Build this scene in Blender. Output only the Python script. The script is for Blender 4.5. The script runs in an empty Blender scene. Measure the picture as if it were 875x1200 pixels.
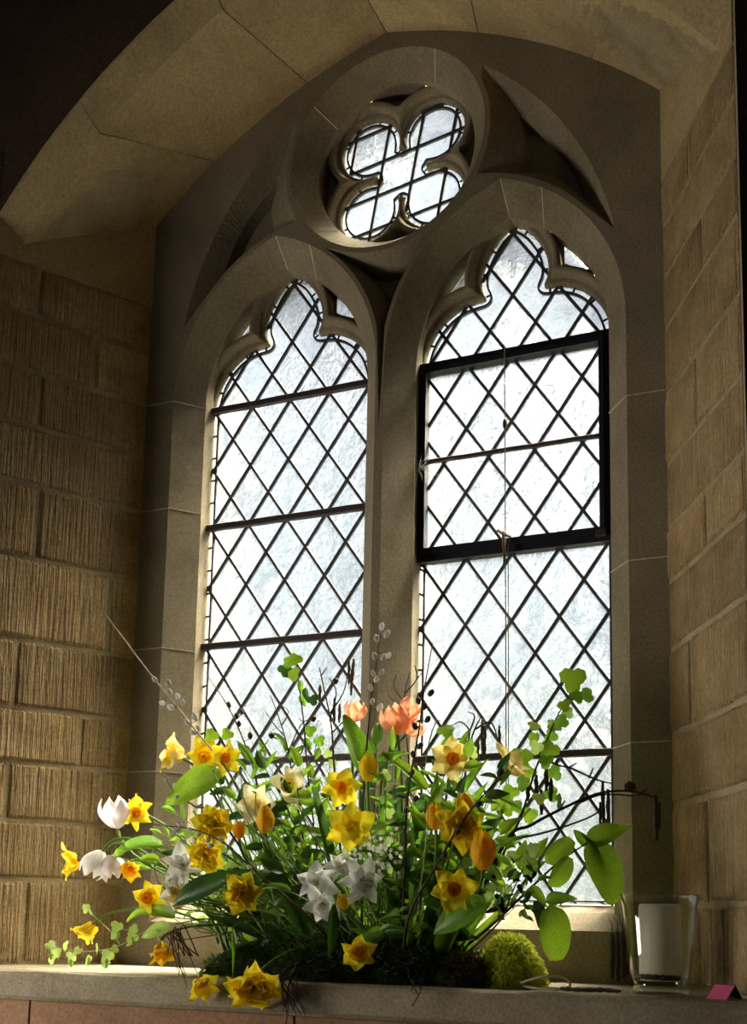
import bpy, math, random
from mathutils import Vector, Matrix, noise
from mathutils.geometry import tessellate_polygon
random.seed(11)
PI = math.pi
S = bpy.context.scene
C = S.collection

# ------------------------------------------------------------------ camera
CAM = Vector((1.0968, -2.3746, 0.1201))
YAW, PITCH, ROLL, FPX, PPX, PPY = 0.4235, 0.1447, 0.0193, 1353.644, 448.0, 880.5
_f = Vector((-math.sin(YAW)*math.cos(PITCH), math.cos(YAW)*math.cos(PITCH), math.sin(PITCH)))
_r0 = Vector((math.cos(YAW), math.sin(YAW), 0)); _u0 = _r0.cross(_f)
RT = math.cos(ROLL)*_r0 + math.sin(ROLL)*_u0
UP = -math.sin(ROLL)*_r0 + math.cos(ROLL)*_u0
FW = _f
cam = bpy.data.cameras.new('camera'); cam_o = bpy.data.objects.new('camera', cam); C.objects.link(cam_o)
M = Matrix((RT, UP, -FW)).transposed().to_4x4(); M.translation = CAM
cam_o.matrix_world = M
cam.sensor_fit = 'AUTO'; cam.sensor_width = 36; cam.lens = FPX*36/1200
cam.shift_x = (437.5-PPX)/1200; cam.shift_y = (PPY-600)/1200
cam.clip_start = .02; cam.clip_end = 300
S.camera = cam_o

def at(px, py, Y):
    """photo pixel -> point on the plane y = Y"""
    d = FW + RT*((px-PPX)/FPX) - UP*((py-PPY)/FPX)
    return CAM + d*((Y-CAM.y)/d.y)

# ------------------------------------------------------------------ sky, sun, exposure
W = bpy.data.worlds.new('overcast_sky'); S.world = W; W.use_nodes = True
nt = W.node_tree; nt.nodes.clear()
o = nt.nodes.new('ShaderNodeOutputWorld'); bg = nt.nodes.new('ShaderNodeBackground')
tc = nt.nodes.new('ShaderNodeTexCoord'); nz = nt.nodes.new('ShaderNodeTexNoise'); cr = nt.nodes.new('ShaderNodeValToRGB')
nz.inputs['Scale'].default_value = 2.2; nz.inputs['Detail'].default_value = 5
cr.color_ramp.elements[0].position = .35; cr.color_ramp.elements[0].color = (.84, .91, 1.0, 1)
cr.color_ramp.elements[1].position = .65; cr.color_ramp.elements[1].color = (1, 1, 1, 1)
nt.links.new(tc.outputs['Generated'], nz.inputs['Vector']); nt.links.new(nz.outputs['Fac'], cr.inputs['Fac'])
nt.links.new(cr.outputs['Color'], bg.inputs['Color']); nt.links.new(bg.outputs[0], o.inputs[0])
bg.inputs['Strength'].default_value = 0.80

def light(name, kind, energy, color, loc, rot=None, **kw):
    l = bpy.data.lights.new(name, kind); l.energy = energy; l.color = color
    for k, v in kw.items(): setattr(l, k, v)
    ob = bpy.data.objects.new(name, l); C.objects.link(ob); ob.location = loc
    if rot is not None: ob.rotation_euler = rot
    return ob
# sun outside, behind and to the right of the window, spread wide by thin cloud and the rippled glass
sd = Vector((-.70, -1.0, -2.1)).normalized()
sun = light('sun', 'SUN', 215.0, (1.0, .88, .66), (4, 4, 5), sd.to_track_quat('-Z', 'Y').to_euler(), angle=math.radians(40))
# added weak fill lamps far behind the camera, no windows stand there
for lx in (-2.2, 1.6):
    light('nave_fill', 'AREA', 7, (1.0, .88, .70), (lx, -6.9, 2.2), (PI/2, 0, 0), shape='RECTANGLE', size=1.0, size_y=2.6)
# added low fill lamp at the left, brightens flower fronts and right reveal
light('low_left_fill', 'AREA', 30, (1.0, .93, .80), (-1.68, -1.25, .0), (PI/2, 0, -PI/2+.3), shape='RECTANGLE', size=.7, size_y=.9)
# portals guide sky light through the three openings
for (x, z, sx, sz) in ((-.3017, .98, .48, 1.66), (.3017, .98, .48, 1.66), (0, 2.015, .42, .42)):
    p = light('window_portal', 'AREA', 1, (1, 1, 1), (x, .30, z), (-PI/2, 0, 0), shape='RECTANGLE', size=sx, size_y=sz)
    p.data.cycles.is_portal = True
vs = S.view_settings
vs.view_transform = 'Standard'; vs.look = 'None'; vs.exposure = 0.22; vs.gamma = 1; vs.use_curve_mapping = False
S.cycles.use_denoising = True
S.cycles.max_bounces = 12; S.cycles.transparent_max_bounces = 24; S.cycles.transmission_bounces = 8; S.cycles.diffuse_bounces = 5

# ------------------------------------------------------------------ helpers
def raw(name, vs_, fs, smooth=False):
    me = bpy.data.meshes.new(name); me.from_pydata([tuple(v) for v in vs_], [], fs); me.update()
    if smooth:
        me.polygons.foreach_set('use_smooth', [True]*len(me.polygons))
    return me
def put(name, me, mat, parent=None, M=None):
    ob = bpy.data.objects.new(name, me)
    if me is not None and mat is not None and not me.materials: me.materials.append(mat)
    C.objects.link(ob)
    if M is not None: ob.matrix_basis = M
    if parent is not None:
        ob.parent = parent; ob.matrix_parent_inverse = parent.matrix_basis.inverted()
    return ob
def mesh(name, v, f, mat, parent=None, smooth=False): return put(name, raw(name, v, f, smooth), mat, parent)
def thing(name, loc, label, cat, group=None):
    ob = put(name, None, None, None, Matrix.Translation(loc)); return tag(ob, label, cat, group)
def tag(ob, label, cat, group=None):
    ob['label'] = label; ob['category'] = cat
    if group: ob['group'] = group
    return ob
def struct(ob, label=None):
    ob['kind'] = 'structure'
    if label: ob['label'] = label
    return ob
class MB:
    """collects pieces of one mesh"""
    def __init__(s): s.v = []; s.f = []
    def add(s, v, f):
        n = len(s.v); s.v += [Vector(a) for a in v]; s.f += [tuple(i+n for i in q) for q in f]; return s
    def box(s, a, b):
        (x0, y0, z0), (x1, y1, z1) = a, b
        return s.add([(x0,y0,z0),(x1,y0,z0),(x1,y1,z0),(x0,y1,z0),(x0,y0,z1),(x1,y0,z1),(x1,y1,z1),(x0,y1,z1)],
              [(0,3,2,1),(4,5,6,7),(0,1,5,4),(1,2,6,5),(2,3,7,6),(3,0,4,7)])
    def loft(s, loops, closed=True):
        n = len(loops[0]); v = [p for L in loops for p in L]; f = []
        for k in range(len(loops)-1):
            for i in range(n if closed else n-1):
                j = (i+1) % n; f.append((k*n+i, k*n+j, (k+1)*n+j, (k+1)*n+i))
        return s.add(v, f)
    def tube(s, pts, r0, r1=None, n=6, cap=True):
        r1 = r0 if r1 is None else r1
        pts = [Vector(p) for p in pts]; m = len(pts); rings = []; t0 = (pts[1]-pts[0]).normalized()
        nrm = t0.orthogonal().normalized()
        for i, p in enumerate(pts):
            t = (pts[min(i+1, m-1)]-pts[max(i-1, 0)]).normalized()
            nrm = (nrm - t*nrm.dot(t)).normalized(); b = t.cross(nrm)
            r = r0+(r1-r0)*i/(m-1) if not callable(r0) else r0(i/(m-1))
            rings.append([p+(nrm*math.cos(2*PI*k/n)+b*math.sin(2*PI*k/n))*r for k in range(n)])
        s.loft(rings)
        if cap:
            L = len(s.v); s.f.append(tuple(range(L-n, L))); s.f.append(tuple(range(L-n*m+n-1, L-n*m-1, -1)))
        return s
    def build(s, name, mat, parent=None, smooth=False): return mesh(name, s.v, s.f, mat, parent, smooth)
def xz(loop, y, cx=0): return [Vector((x+cx, y, z)) for x, z in loop]
def fill(loops, y):
    """flat face with holes in the plane y; first loop is the outline"""
    poly = [[Vector((x, z, 0)) for x, z in L] for L in loops]
    tri = tessellate_polygon(poly); flat = [p for L in poly for p in L]
    return [Vector((p.x, y, p.y)) for p in flat], [tuple(t) for t in tri]
def arc(cx, cz, r, a0, a1, n):
    return [(cx+r*math.cos(math.radians(a0+(a1-a0)*i/n)), cz+r*math.sin(math.radians(a0+(a1-a0)*i/n))) for i in range(n+1)]
def offset(L, d, closed=True):
    """offset a loop (d>0 away from the inside of a counter-clockwise loop), collapsing where it would cross itself"""
    n = len(L); P = [Vector(p) for p in L]; out = []
    for i in range(n):
        a = P[i-1] if (closed or i) else P[i]; b = P[(i+1) % n] if (closed or i < n-1) else P[i]
        t = (b-a)
        if t.length < 1e-9: t = Vector((1, 0))
        t.normalize(); out.append(P[i]+Vector((t.y, -t.x))*d)
    ok = [min((q-p).length for p in P) > abs(d)*.93 for q in out]
    if not any(ok): return [tuple(p) for p in out]
    res = []
    for i in range(n):
        if ok[i]: res.append(tuple(out[i])); continue
        k = 1
        while not (ok[(i-k) % n] or ok[(i+k) % n]): k += 1
        ia, ib = (i-k) % n, (i+k) % n
        res.append(tuple(out[ia] if ok[ia] else out[ib]))
    return res
def catmull(pts, per=6):
    P = [Vector(p) for p in pts]; P = [P[0]*2-P[1]]+P+[P[-1]*2-P[-2]]; out = []
    for i in range(1, len(P)-2):
        for k in range(per):
            t = k/per; a, b, c, d = P[i-1], P[i], P[i+1], P[i+2]
            out.append(.5*((2*b)+(c-a)*t+(2*a-5*b+4*c-d)*t*t+(3*b-a-3*c+d)*t**3))
    out.append(P[-2]); return out
def clip_convex(subj, conv):
    """part of polygon subj inside the convex counter-clockwise polygon conv"""
    out = [Vector(p) for p in subj]
    for i in range(len(conv)):
        a = Vector(conv[i]); b = Vector(conv[(i+1) % len(conv)]); e = b-a
        side = lambda p: e.x*(p.y-a.y)-e.y*(p.x-a.x)
        src, out = out, []
        for k in range(len(src)):
            p, q = src[k-1], src[k]; sp, sq = side(p), side(q)
            if (sp >= 0) != (sq >= 0): out.append(p+(q-p)*(sp/(sp-sq)))
            if sq >= 0: out.append(q)
        if len(out) < 3: return []
    return out
def area(P): return .5*sum(P[i-1][0]*P[i][1]-P[i][0]*P[i-1][1] for i in range(len(P)))
def line_in(poly, a, d):
    """intervals of the line a+t*d inside a polygon"""
    ts = []; a = Vector(a); d = Vector(d)
    for i in range(len(poly)):
        p = Vector(poly[i-1]); q = Vector(poly[i]); e = q-p; den = d.x*e.y-d.y*e.x
        if abs(den) < 1e-12: continue
        w = p-a; t = (w.x*e.y-w.y*e.x)/den; u = (w.x*d.y-w.y*d.x)/den
        if 0 <= u < 1: ts.append(t)
    ts.sort(); return [(ts[i], ts[i+1]) for i in range(0, len(ts)-1, 2)]

# ------------------------------------------------------------------ materials
def new_mat(name):
    m = bpy.data.materials.new(name); m.use_nodes = True; t = m.node_tree; t.nodes.clear()
    out = t.nodes.new('ShaderNodeOutputMaterial'); return m, t, out
def N(t, kind, **kw):
    n = t.nodes.new('ShaderNode'+kind)
    for k, v in kw.items():
        if k in n.inputs: n.inputs[k].default_value = v
        else: setattr(n, k, v)
    return n
def coords(t, scale=(1, 1, 1), rnd=True):
    c = N(t, 'TexCoord'); mp = N(t, 'Mapping'); mp.inputs['Scale'].default_value = scale
    if rnd:
        oi = N(t, 'ObjectInfo'); ad = N(t, 'VectorMath', operation='ADD'); ml = N(t, 'Math', operation='MULTIPLY'); ml.inputs[1].default_value = 37.0
        t.links.new(oi.outputs['Random'], ml.inputs[0]); t.links.new(ml.outputs[0], ad.inputs[1]); t.links.new(c.outputs['Object'], ad.inputs[0])
        t.links.new(ad.outputs[0], mp.inputs['Vector'])
    else: t.links.new(c.outputs['Object'], mp.inputs['Vector'])
    return mp
def ramp(t, fac, cols, pos=None):
    r = N(t, 'ValToRGB'); e = r.color_ramp.elements
    while len(e) < len(cols): e.new(.5)
    for i, c in enumerate(cols):
        e[i].position = pos[i] if pos else i/(len(cols)-1); e[i].color = (*c, 1)
    t.links.new(fac, r.inputs['Fac']); return r
def stone(name, cols, patch=3.0, grain=90, bump=.25, tool=None, dist=.004, vary=.25, rough=.9, rnd=True):
    m, t, out = new_mat(name); b = N(t, 'BsdfPrincipled'); b.inputs['Roughness'].default_value = rough
    b.inputs['Specular IOR Level'].default_value = .2
    mp = coords(t, rnd=rnd)
    n1 = N(t, 'TexNoise', Scale=patch, Detail=6, Roughness=.65); t.links.new(mp.outputs[0], n1.inputs['Vector'])
    r = ramp(t, n1.outputs['Fac'], cols, [.28, .5, .72] if len(cols) == 3 else None)
    n2 = N(t, 'TexNoise', Scale=grain, Detail=4, Roughness=.7); t.links.new(mp.outputs[0], n2.inputs['Vector'])
    r2 = ramp(t, n2.outputs['Fac'], [(.72, .72, .72), (1.12, 1.12, 1.12)], [.35, .65])
    mx = N(t, 'Mix', data_type='RGBA', blend_type='MULTIPLY'); mx.inputs[0].default_value = 1
    t.links.new(r.outputs[0], mx.inputs[6]); t.links.new(r2.outputs[0], mx.inputs[7])
    oi = N(t, 'ObjectInfo'); mr = N(t, 'MapRange'); mr.inputs[3].default_value = 1-vary; mr.inputs[4].default_value = 1+vary*.6
    t.links.new(oi.outputs['Random'], mr.inputs[0])
    hs = N(t, 'HueSaturation'); t.links.new(mr.outputs[0], hs.inputs['Value']); t.links.new(mx.outputs[2], hs.inputs['Color'])
    t.links.new(hs.outputs[0], b.inputs['Base Color'])
    bp = N(t, 'Bump', Strength=bump, Distance=dist); t.links.new(n2.outputs['Fac'], bp.inputs['Height'])
    last = bp
    if tool:
        m2 = coords(t, tool, rnd)
        n3 = N(t, 'TexNoise', Scale=1.0, Detail=4, Roughness=.6, Distortion=.12); t.links.new(m2.outputs[0], n3.inputs['Vector'])
        r3 = ramp(t, n3.outputs['Fac'], [(0, 0, 0), (1, 1, 1)], [.32, .66])
        b2 = N(t, 'Bump', Strength=1.0, Distance=.0075); t.links.new(r3.outputs[0], b2.inputs['Height']); t.links.new(bp.outputs[0], b2.inputs['Normal'])
        last = b2
    t.links.new(last.outputs[0], b.inputs['Normal']); t.links.new(b.outputs[0], out.inputs[0]); return m
def plain(name, col, rough=.6, metal=0, bump=None, spec=.3, vary=0):
    m, t, out = new_mat(name); b = N(t, 'BsdfPrincipled'); b.inputs['Base Color'].default_value = (*col, 1)
    b.inputs['Roughness'].default_value = rough; b.inputs['Metallic'].default_value = metal; b.inputs['Specular IOR Level'].default_value = spec
    mp = coords(t); n = N(t, 'TexNoise', Scale=bump[0] if bump else 40, Detail=4); t.links.new(mp.outputs[0], n.inputs['Vector'])
    v = vary or .12; r = ramp(t, n.outputs['Fac'], [tuple(c*(1-v) for c in col), tuple(min(1, c*(1+v)) for c in col)], [.3, .7])
    t.links.new(r.outputs[0], b.inputs['Base Color'])
    if bump:
        bp = N(t, 'Bump', Strength=bump[1], Distance=bump[2]); t.links.new(n.outputs['Fac'], bp.inputs['Height']); t.links.new(bp.outputs[0], b.inputs['Normal'])
    t.links.new(b.outputs[0], out.inputs[0]); return m
def plant(name, c1, c2, trans=.45, rough=.45, gloss=.25, tcol=None, scale=30, stretch=(1, 1, 1)):
    """leaf or petal: reflects and lets light through"""
    m, t, out = new_mat(name); mp = coords(t, stretch)
    n = N(t, 'TexNoise', Scale=scale, Detail=3); t.links.new(mp.outputs[0], n.inputs['Vector'])
    r = ramp(t, n.outputs['Fac'], [c1, c2], [.3, .7])
    oi = N(t, 'ObjectInfo'); mr = N(t, 'MapRange'); mr.inputs[3].default_value = .8; mr.inputs[4].default_value = 1.12
    t.links.new(oi.outputs['Random'], mr.inputs[0])
    hs = N(t, 'HueSaturation'); t.links.new(mr.outputs[0], hs.inputs['Value']); t.links.new(r.outputs[0], hs.inputs['Color'])
    b = N(t, 'BsdfPrincipled'); b.inputs['Roughness'].default_value = rough; b.inputs['Specular IOR Level'].default_value = gloss
    tr = N(t, 'BsdfTranslucent'); mx = N(t, 'MixShader'); mx.inputs[0].default_value = trans
    t.links.new(hs.outputs[0], b.inputs['Base Color'])
    if tcol:
        m2 = N(t, 'Mix', data_type='RGBA', blend_type='MULTIPLY'); m2.inputs[0].default_value = 1; m2.inputs[7].default_value = (*tcol, 1)
        t.links.new(hs.outputs[0], m2.inputs[6]); t.links.new(m2.outputs[2], tr.inputs['Color'])
    else: t.links.new(hs.outputs[0], tr.inputs['Color'])
    bp = N(t, 'Bump', Strength=.35, Distance=.002); t.links.new(n.outputs['Fac'], bp.inputs['Height']); t.links.new(bp.outputs[0], b.inputs['Normal'])
    t.links.new(b.outputs[0], mx.inputs[1]); t.links.new(tr.outputs[0], mx.inputs[2]); t.links.new(mx.outputs[0], out.inputs[0]); return m
def glass_pane(name):
    """old rolled glass: rippled, with ripple shading painted into its colour, partly clear and partly bent light"""
    m, t, out = new_mat(name); mp = coords(t, (1, 1, .8)); oi = N(t, 'ObjectInfo')
    n = N(t, 'TexNoise', Scale=46, Detail=5, Roughness=.6, Distortion=1.2); t.links.new(mp.outputs[0], n.inputs['Vector'])
    n2 = N(t, 'TexNoise', Scale=15, Detail=3, Roughness=.6, Distortion=.8); t.links.new(mp.outputs[0], n2.inputs['Vector'])
    bp = N(t, 'Bump', Strength=1.0, Distance=.010); t.links.new(n.outputs['Fac'], bp.inputs['Height'])
    b2 = N(t, 'Bump', Strength=1.0, Distance=.020); t.links.new(n2.outputs['Fac'], b2.inputs['Height']); t.links.new(bp.outputs[0], b2.inputs['Normal'])
    # ripple and mottle shading painted into pane colour: wavy lines, denser on some panes
    mp2 = coords(t, (1, 1, 1)); rp_ = N(t, 'TexNoise', Scale=34, Detail=4, Roughness=.6, Distortion=3.2); t.links.new(mp2.outputs[0], rp_.inputs['Vector'])
    r1 = ramp(t, rp_.outputs['Fac'], [(.78, .81, .84), (.97, .98, .99), (.90, .92, .94)], [.30, .5, .70])
    mottle = ramp(t, n2.outputs['Fac'], [(.72, .75, .77), (1, 1, 1)], [.34, .56])
    mr2 = N(t, 'MapRange'); mr2.inputs[3].default_value = .05; mr2.inputs[4].default_value = .75; t.links.new(oi.outputs['Random'], mr2.inputs[0])
    k1 = N(t, 'Mix', data_type='RGBA', blend_type='MULTIPLY'); t.links.new(mr2.outputs[0], k1.inputs[0]); t.links.new(r1.outputs[0], k1.inputs[6]); t.links.new(mottle.outputs[0], k1.inputs[7])
    rf = N(t, 'BsdfRefraction', IOR=1.5, Roughness=.05); t.links.new(k1.outputs[2], rf.inputs['Color']); t.links.new(b2.outputs[0], rf.inputs['Normal'])
    tl = N(t, 'BsdfTranslucent'); tl.inputs['Color'].default_value = (.42, .56, .74, 1)
    tp = N(t, 'BsdfTransparent'); t.links.new(k1.outputs[2], tp.inputs['Color'])
    gl = N(t, 'BsdfGlossy', Roughness=.15); t.links.new(bp.outputs[0], gl.inputs['Normal'])
    a = N(t, 'MixShader'); a.inputs[0].default_value = .48; t.links.new(rf.outputs[0], a.inputs[1]); t.links.new(tp.outputs[0], a.inputs[2])
    b = N(t, 'MixShader'); b.inputs[0].default_value = .02; t.links.new(a.outputs[0], b.inputs[1]); t.links.new(tl.outputs[0], b.inputs[2])
    c = N(t, 'MixShader'); c.inputs[0].default_value = .04; t.links.new(b.outputs[0], c.inputs[1]); t.links.new(gl.outputs[0], c.inputs[2])
    t.links.new(c.outputs[0], out.inputs[0]); return m
def clear_glass(name):
    m, t, out = new_mat(name)
    tp = N(t, 'BsdfTransparent'); tp.inputs['Color'].default_value = (.95, .96, .95, 1)
    gl = N(t, 'BsdfGlossy', Roughness=.03); lw = N(t, 'LayerWeight', Blend=.5); pw = N(t, 'Math', operation='POWER'); pw.inputs[1].default_value = 2.2; ml = N(t, 'Math', operation='MULTIPLY_ADD'); ml.inputs[1].default_value = .85; ml.inputs[2].default_value = .05
    t.links.new(lw.outputs['Facing'], pw.inputs[0]); t.links.new(pw.outputs[0], ml.inputs[0])
    mx = N(t, 'MixShader'); t.links.new(ml.outputs[0], mx.inputs[0]); t.links.new(tp.outputs[0], mx.inputs[1]); t.links.new(gl.outputs[0], mx.inputs[2])
    t.links.new(mx.outputs[0], out.inputs[0]); return m

M_ASHLAR = stone('tooled_ashlar', [(.31, .205, .098), (.46, .325, .165), (.56, .42, .24)], 9, 130, .4, tool=(125, 125, 5.5))
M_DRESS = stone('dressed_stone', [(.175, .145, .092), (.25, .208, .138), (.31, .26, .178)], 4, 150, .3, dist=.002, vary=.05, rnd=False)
M_SOFFIT = stone('arch_stone', [(.33, .25, .13), (.46, .355, .19), (.53, .42, .24)], 4, 140, .3, dist=.002, vary=.12)
M_MORTAR = stone('lime_mortar', [(.30, .23, .135), (.41, .325, .20), (.49, .405, .27)], 14, 200, .7, dist=.004, vary=.05)
M_JOINT = stone('pale_joint', [(.50, .43, .31), (.60, .53, .40), (.66, .6, .47)], 20, 200, .4, vary=.05)
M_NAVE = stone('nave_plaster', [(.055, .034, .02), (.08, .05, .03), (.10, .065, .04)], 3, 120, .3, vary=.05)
M_LEDGE = stone('ledge_stone', [(.22, .185, .12), (.31, .262, .18), (.40, .345, .25)], 5, 160, .35, dist=.002, vary=.05)
M_BASE = stone('red_brown_stone', [(.22, .125, .075), (.30, .17, .10), (.36, .22, .14)], 6, 120, .4, vary=.1)
M_OUTER = stone('weathered_outer_stone', [(.13, .11, .08), (.18, .155, .11), (.22, .19, .14)], 6, 120)
M_LEAD = plain('lead', (.075, .075, .088), .55, .3)
M_IRON = plain('iron', (.055, .042, .046), .6, .2, (120, .4, .001))
M_CASE = plain('casement_paint', (.012, .013, .02), .5)
M_PANE = glass_pane('rolled_window_glass')
M_CLEAR = clear_glass('clear_glass')

# ------------------------------------------------------------------ the opening: splayed reveals, pointed rere-arch
WI, SL, YN, YC = .676, .5374, -.37, -.316            # half width at the window, splay, nave face, soffit edge
AX, AZ, AR, CH = .325, .921, 1.445, .055             # arch circle and its chamfer
wid = lambda y: WI - SL*y
def prof(x, d=0): return AZ + math.sqrt((AR+d)**2-(abs(x)+AX)**2)
# nave enclosure (the camera stands in it)
def quad(name, P, mat, parent=None): return struct(mesh(name, P, [(0, 1, 2, 3)], mat, parent))
X0, X1, Y0, ZF, ZC = -1.75, 4.2, -7.0, -1.5, 4.6
quad('floor', [(X0,Y0,ZF),(X1,Y0,ZF),(X1,YN,ZF),(X0,YN,ZF)], stone('flagstone_floor', [(.12,.10,.08),(.17,.15,.12),(.2,.18,.15)], 2))
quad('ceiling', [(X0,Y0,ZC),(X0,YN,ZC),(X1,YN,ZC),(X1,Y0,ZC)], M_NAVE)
quad('wall_front', [(X0,Y0,ZF),(X0,Y0,ZC),(X1,Y0,ZC),(X1,Y0,ZF)], M_NAVE)
quad('wall_west', [(X0,Y0,ZF),(X0,YN,ZF),(X0,YN,ZC),(X0,Y0,ZC)], M_NAVE)
quad('wall_east', [(X1,Y0,ZF),(X1,Y0,ZC),(X1,YN,ZC),(X1,YN,ZF)], M_NAVE)
n = 40; wn = wid(YN)
xs = [-wn+2*wn*i/n for i in range(n+1)]
hole = [(-wn, -.03)]+[(x, prof(x, CH)) for x in xs]+[(wn, -.03)]
v, f = fill([[(X0, -.03), (X0, ZC), (X1, ZC), (X1, -.03)], hole], YN)
# opening touches the lower edge: build as one outline instead
outl = [(X0, -.03)]+hole+[(X1, -.03), (X1, ZC), (X0, ZC)]
v, f = fill([outl], YN)
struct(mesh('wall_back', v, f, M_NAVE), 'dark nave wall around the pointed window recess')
wl = mesh('wall_lower', [(X0,YN,ZF),(X1,YN,ZF),(X1,YN,-.03),(X0,YN,-.03)], [(0,1,2,3)], M_MORTAR); struct(wl, 'red-brown stone wall below the window ledge')
zz = -.062
for row in range(3):
    xx = -1.7-.0*row
    while xx < 2.0:
        L = random.uniform(.42, .66); mb = MB(); mb.box((xx, YN-.006, zz-.205), (xx+L-.006, YN+.02, zz-.004)); mb.build('stone', M_BASE, wl); xx += L
    zz -= .21

# soffit voussoirs with their chamfer, each stone a piece
arch = thing('trim_3', (0, -.2, 2.3), '', ''); del arch['label'], arch['category']; struct(arch, 'buff stone voussoirs of the pointed rere-arch soffit')
cuts = [-1.0, -.74, -.36, -.004, .004+.0, .40, .76, 1.0]
cuts = [-1.0, -.735, -.33, 0, .36, .77, 1.0]
for k in range(len(cuts)-1):
    a, b = cuts[k]+.0016*(k > 0), cuts[k+1]-.0016*(k < len(cuts)-2); mb = MB(); m_ = 14; rows = []
    ys = [0, -.08, -.16, -.24, YC]
    for y in ys:
        rows.append([Vector((wid(y)*(a+(b-a)*i/m_), y, prof(wid(y)*(a+(b-a)*i/m_)))) for i in range(m_+1)])
    mb.loft(rows, False)
    mb2 = [rows[-1], [Vector((wid(YN)*(a+(b-a)*i/m_), YN, prof(wid(YN)*(a+(b-a)*i/m_), CH))) for i in range(m_+1)]]
    mb.loft(mb2, False)
    mb.build('voussoir', M_SOFFIT, arch)
# mortar behind the joints
rows = [[Vector((wid(y)*(-1+2*i/60), y, prof(wid(y)*(-1+2*i/60), e)+.003)) for i in range(61)] for y, e in ((.005, 0), (YC, 0), (YN-.002, CH))]
MB().loft(rows, False).build('joint_mortar', M_MORTAR, arch)

# reveals: tooled ashlar stones proud of the mortar
def reveal(name, sgn, zs, joints, label):
    dx, dy = sgn*SL, -1; l = math.hypot(SL, 1); dx /= l; dy /= l             # along the wall, from window to nave
    along = Vector((dx, dy, 0)); nrm = Vector((-sgn*abs(dy), -SL/l, 0)).normalized()  # into the opening
    top = -YN*l
    def P(s, z, h): return Vector((sgn*WI, 0, 0))+along*s+Vector((0, 0, z))+nrm*h
    mb = MB(); ZB = -.03; hi = prof(WI)+.04
    poly = [P(-.02, ZB, -.0008), P(top+.01, ZB, -.0008), P(top+.01, hi, -.0008), P(top*.5, hi, -.0008), P(-.02, hi, -.0008)]
    root = mesh(name, poly, [(0,1,2,3,4)], M_MORTAR); struct(root, label)
    # springer stone under the soffit
    zt = zs[-1]
    pp = [(.0, zt), (top, zt), (top, prof(wn, CH)+.012), (-YC*l, prof(wid(YC))+.012), (0, prof(WI)+.012)]
    mb = MB(); mb.loft([[P(s, z, -.0005) for s, z in pp], [P(s, z, .002) for s, z in pp]]); mb.add([P(s, z, .002) for s, z in pp], [(0,1,2,3,4)])
    mb.build('springer_stone', M_SOFFIT, root)
    rot = Matrix((along, nrm*-1, Vector((0, 0, 1)))).transposed().to_4x4()
    for i in range(len(zs)-1):
        z0, z1 = zs[i], zs[i+1]; ss = [0]+joints.get(i, [])+[top]
        for k in range(len(ss)-1):
            s0, s1 = ss[k]+(.006 if k else 0), ss[k+1]-(.006 if k < len(ss)-2 else 0)
            a0, a1 = z0+.0065, z1-.0065; w_, h_ = (s1-s0)/2, (a1-a0)/2; j = lambda q: random.uniform(-q, q); e = .006
            # local: x along, -y out of the wall, z up
            nx, nz_ = 8, 6; vv = []; ff = []
            d0 = random.uniform(.0015, .0045)
            for r in range(nz_+1):
                for q in range(nx+1):
                    u, w = ((-1, -.955, -.6, -.3, 0, .3, .6, .955, 1)[q]), ((-1, -.92, -.5, 0, .5, .92, 1)[r])
                    edge = (abs(u) == 1) or (abs(w) == 1)
                    vv.append((u*w_+(j(.002) if abs(w) == 1 else 0), (.0 if edge else -d0+j(.0012)), w*h_+(j(.0025) if abs(w) == 1 else 0)))
            for r in range(nz_):
                for q in range(nx):
                    b0 = r*(nx+1)+q; ff.append((b0, b0+1, b0+nx+2, b0+nx+1))
            base = len(vv); vv += [(-w_, .01, -h_), (w_, .01, -h_), (w_, .01, h_), (-w_, .01, h_)]
            # close the sides
            bot = list(range(nx+1)); tp = list(range(nz_*(nx+1), (nz_+1)*(nx+1)))
            ff.append(tuple([base, base+1]+bot[::-1])); ff.append(tuple([base+3]+tp+[base+2]))
            ff.append(tuple([base]+[r*(nx+1) for r in range(nz_+1)]+[base+3])); ff.append(tuple([base+1, base+2]+[r*(nx+1)+nx for r in range(nz_, -1, -1)]))
            Mx = rot.copy(); Mx.translation = P((s0+s1)/2, (a0+a1)/2, 0)
            put('stone', raw('stone', vv, ff), M_ASHLAR, root, Mx)
    return root
reveal('wall_left', -1, [0, .198, .337, .475, .605, .771, .975, 1.159, 1.307, 1.45, 1.598, 1.728],
       {0: [.246], 2: [.306], 3: [.133], 4: [.305], 5: [.074], 6: [.277], 8: [.291], 9: [.152], 10: [.31]}, 'left splayed reveal of tooled buff ashlar courses')
reveal('wall_right', 1, [0, .158, .358, .505, .683, .828, .944, 1.085, 1.24, 1.392, 1.51, 1.63, 1.738],
       {0: [.15, .274], 1: [.204], 3: [.125], 5: [.23], 7: [.19], 9: [.24], 11: [.17]}, 'right splayed reveal of tooled buff ashlar courses')

# ledge
mb = MB(); ln = 40
pf = [(0, 0), (-.388, .0), (-.397, -.004), (-.402, -.012), (-.402, -.054), (-.398, -.058), (-.3, -.058), (0, -.058)]
rows = []
for i in range(ln+1):
    x = -1.15+2.3*i/ln; rows.append([Vector((x, y+.0025*noise.noise((x*7, y*9, 1))*(j in (1, 2, 3, 4)), z+.0022*noise.noise((x*9, j*.7, 5))*(j in (1, 2, 3)))) for j, (y, z) in enumerate(pf)])
mb.loft(rows); mb.f.append(tuple(range(len(pf)))); mb.f.append(tuple(range(len(mb.v)-1, len(mb.v)-1-len(pf), -1)))
struct(mb.build('trim_1', M_LEDGE), 'worn pale stone window ledge')

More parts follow.
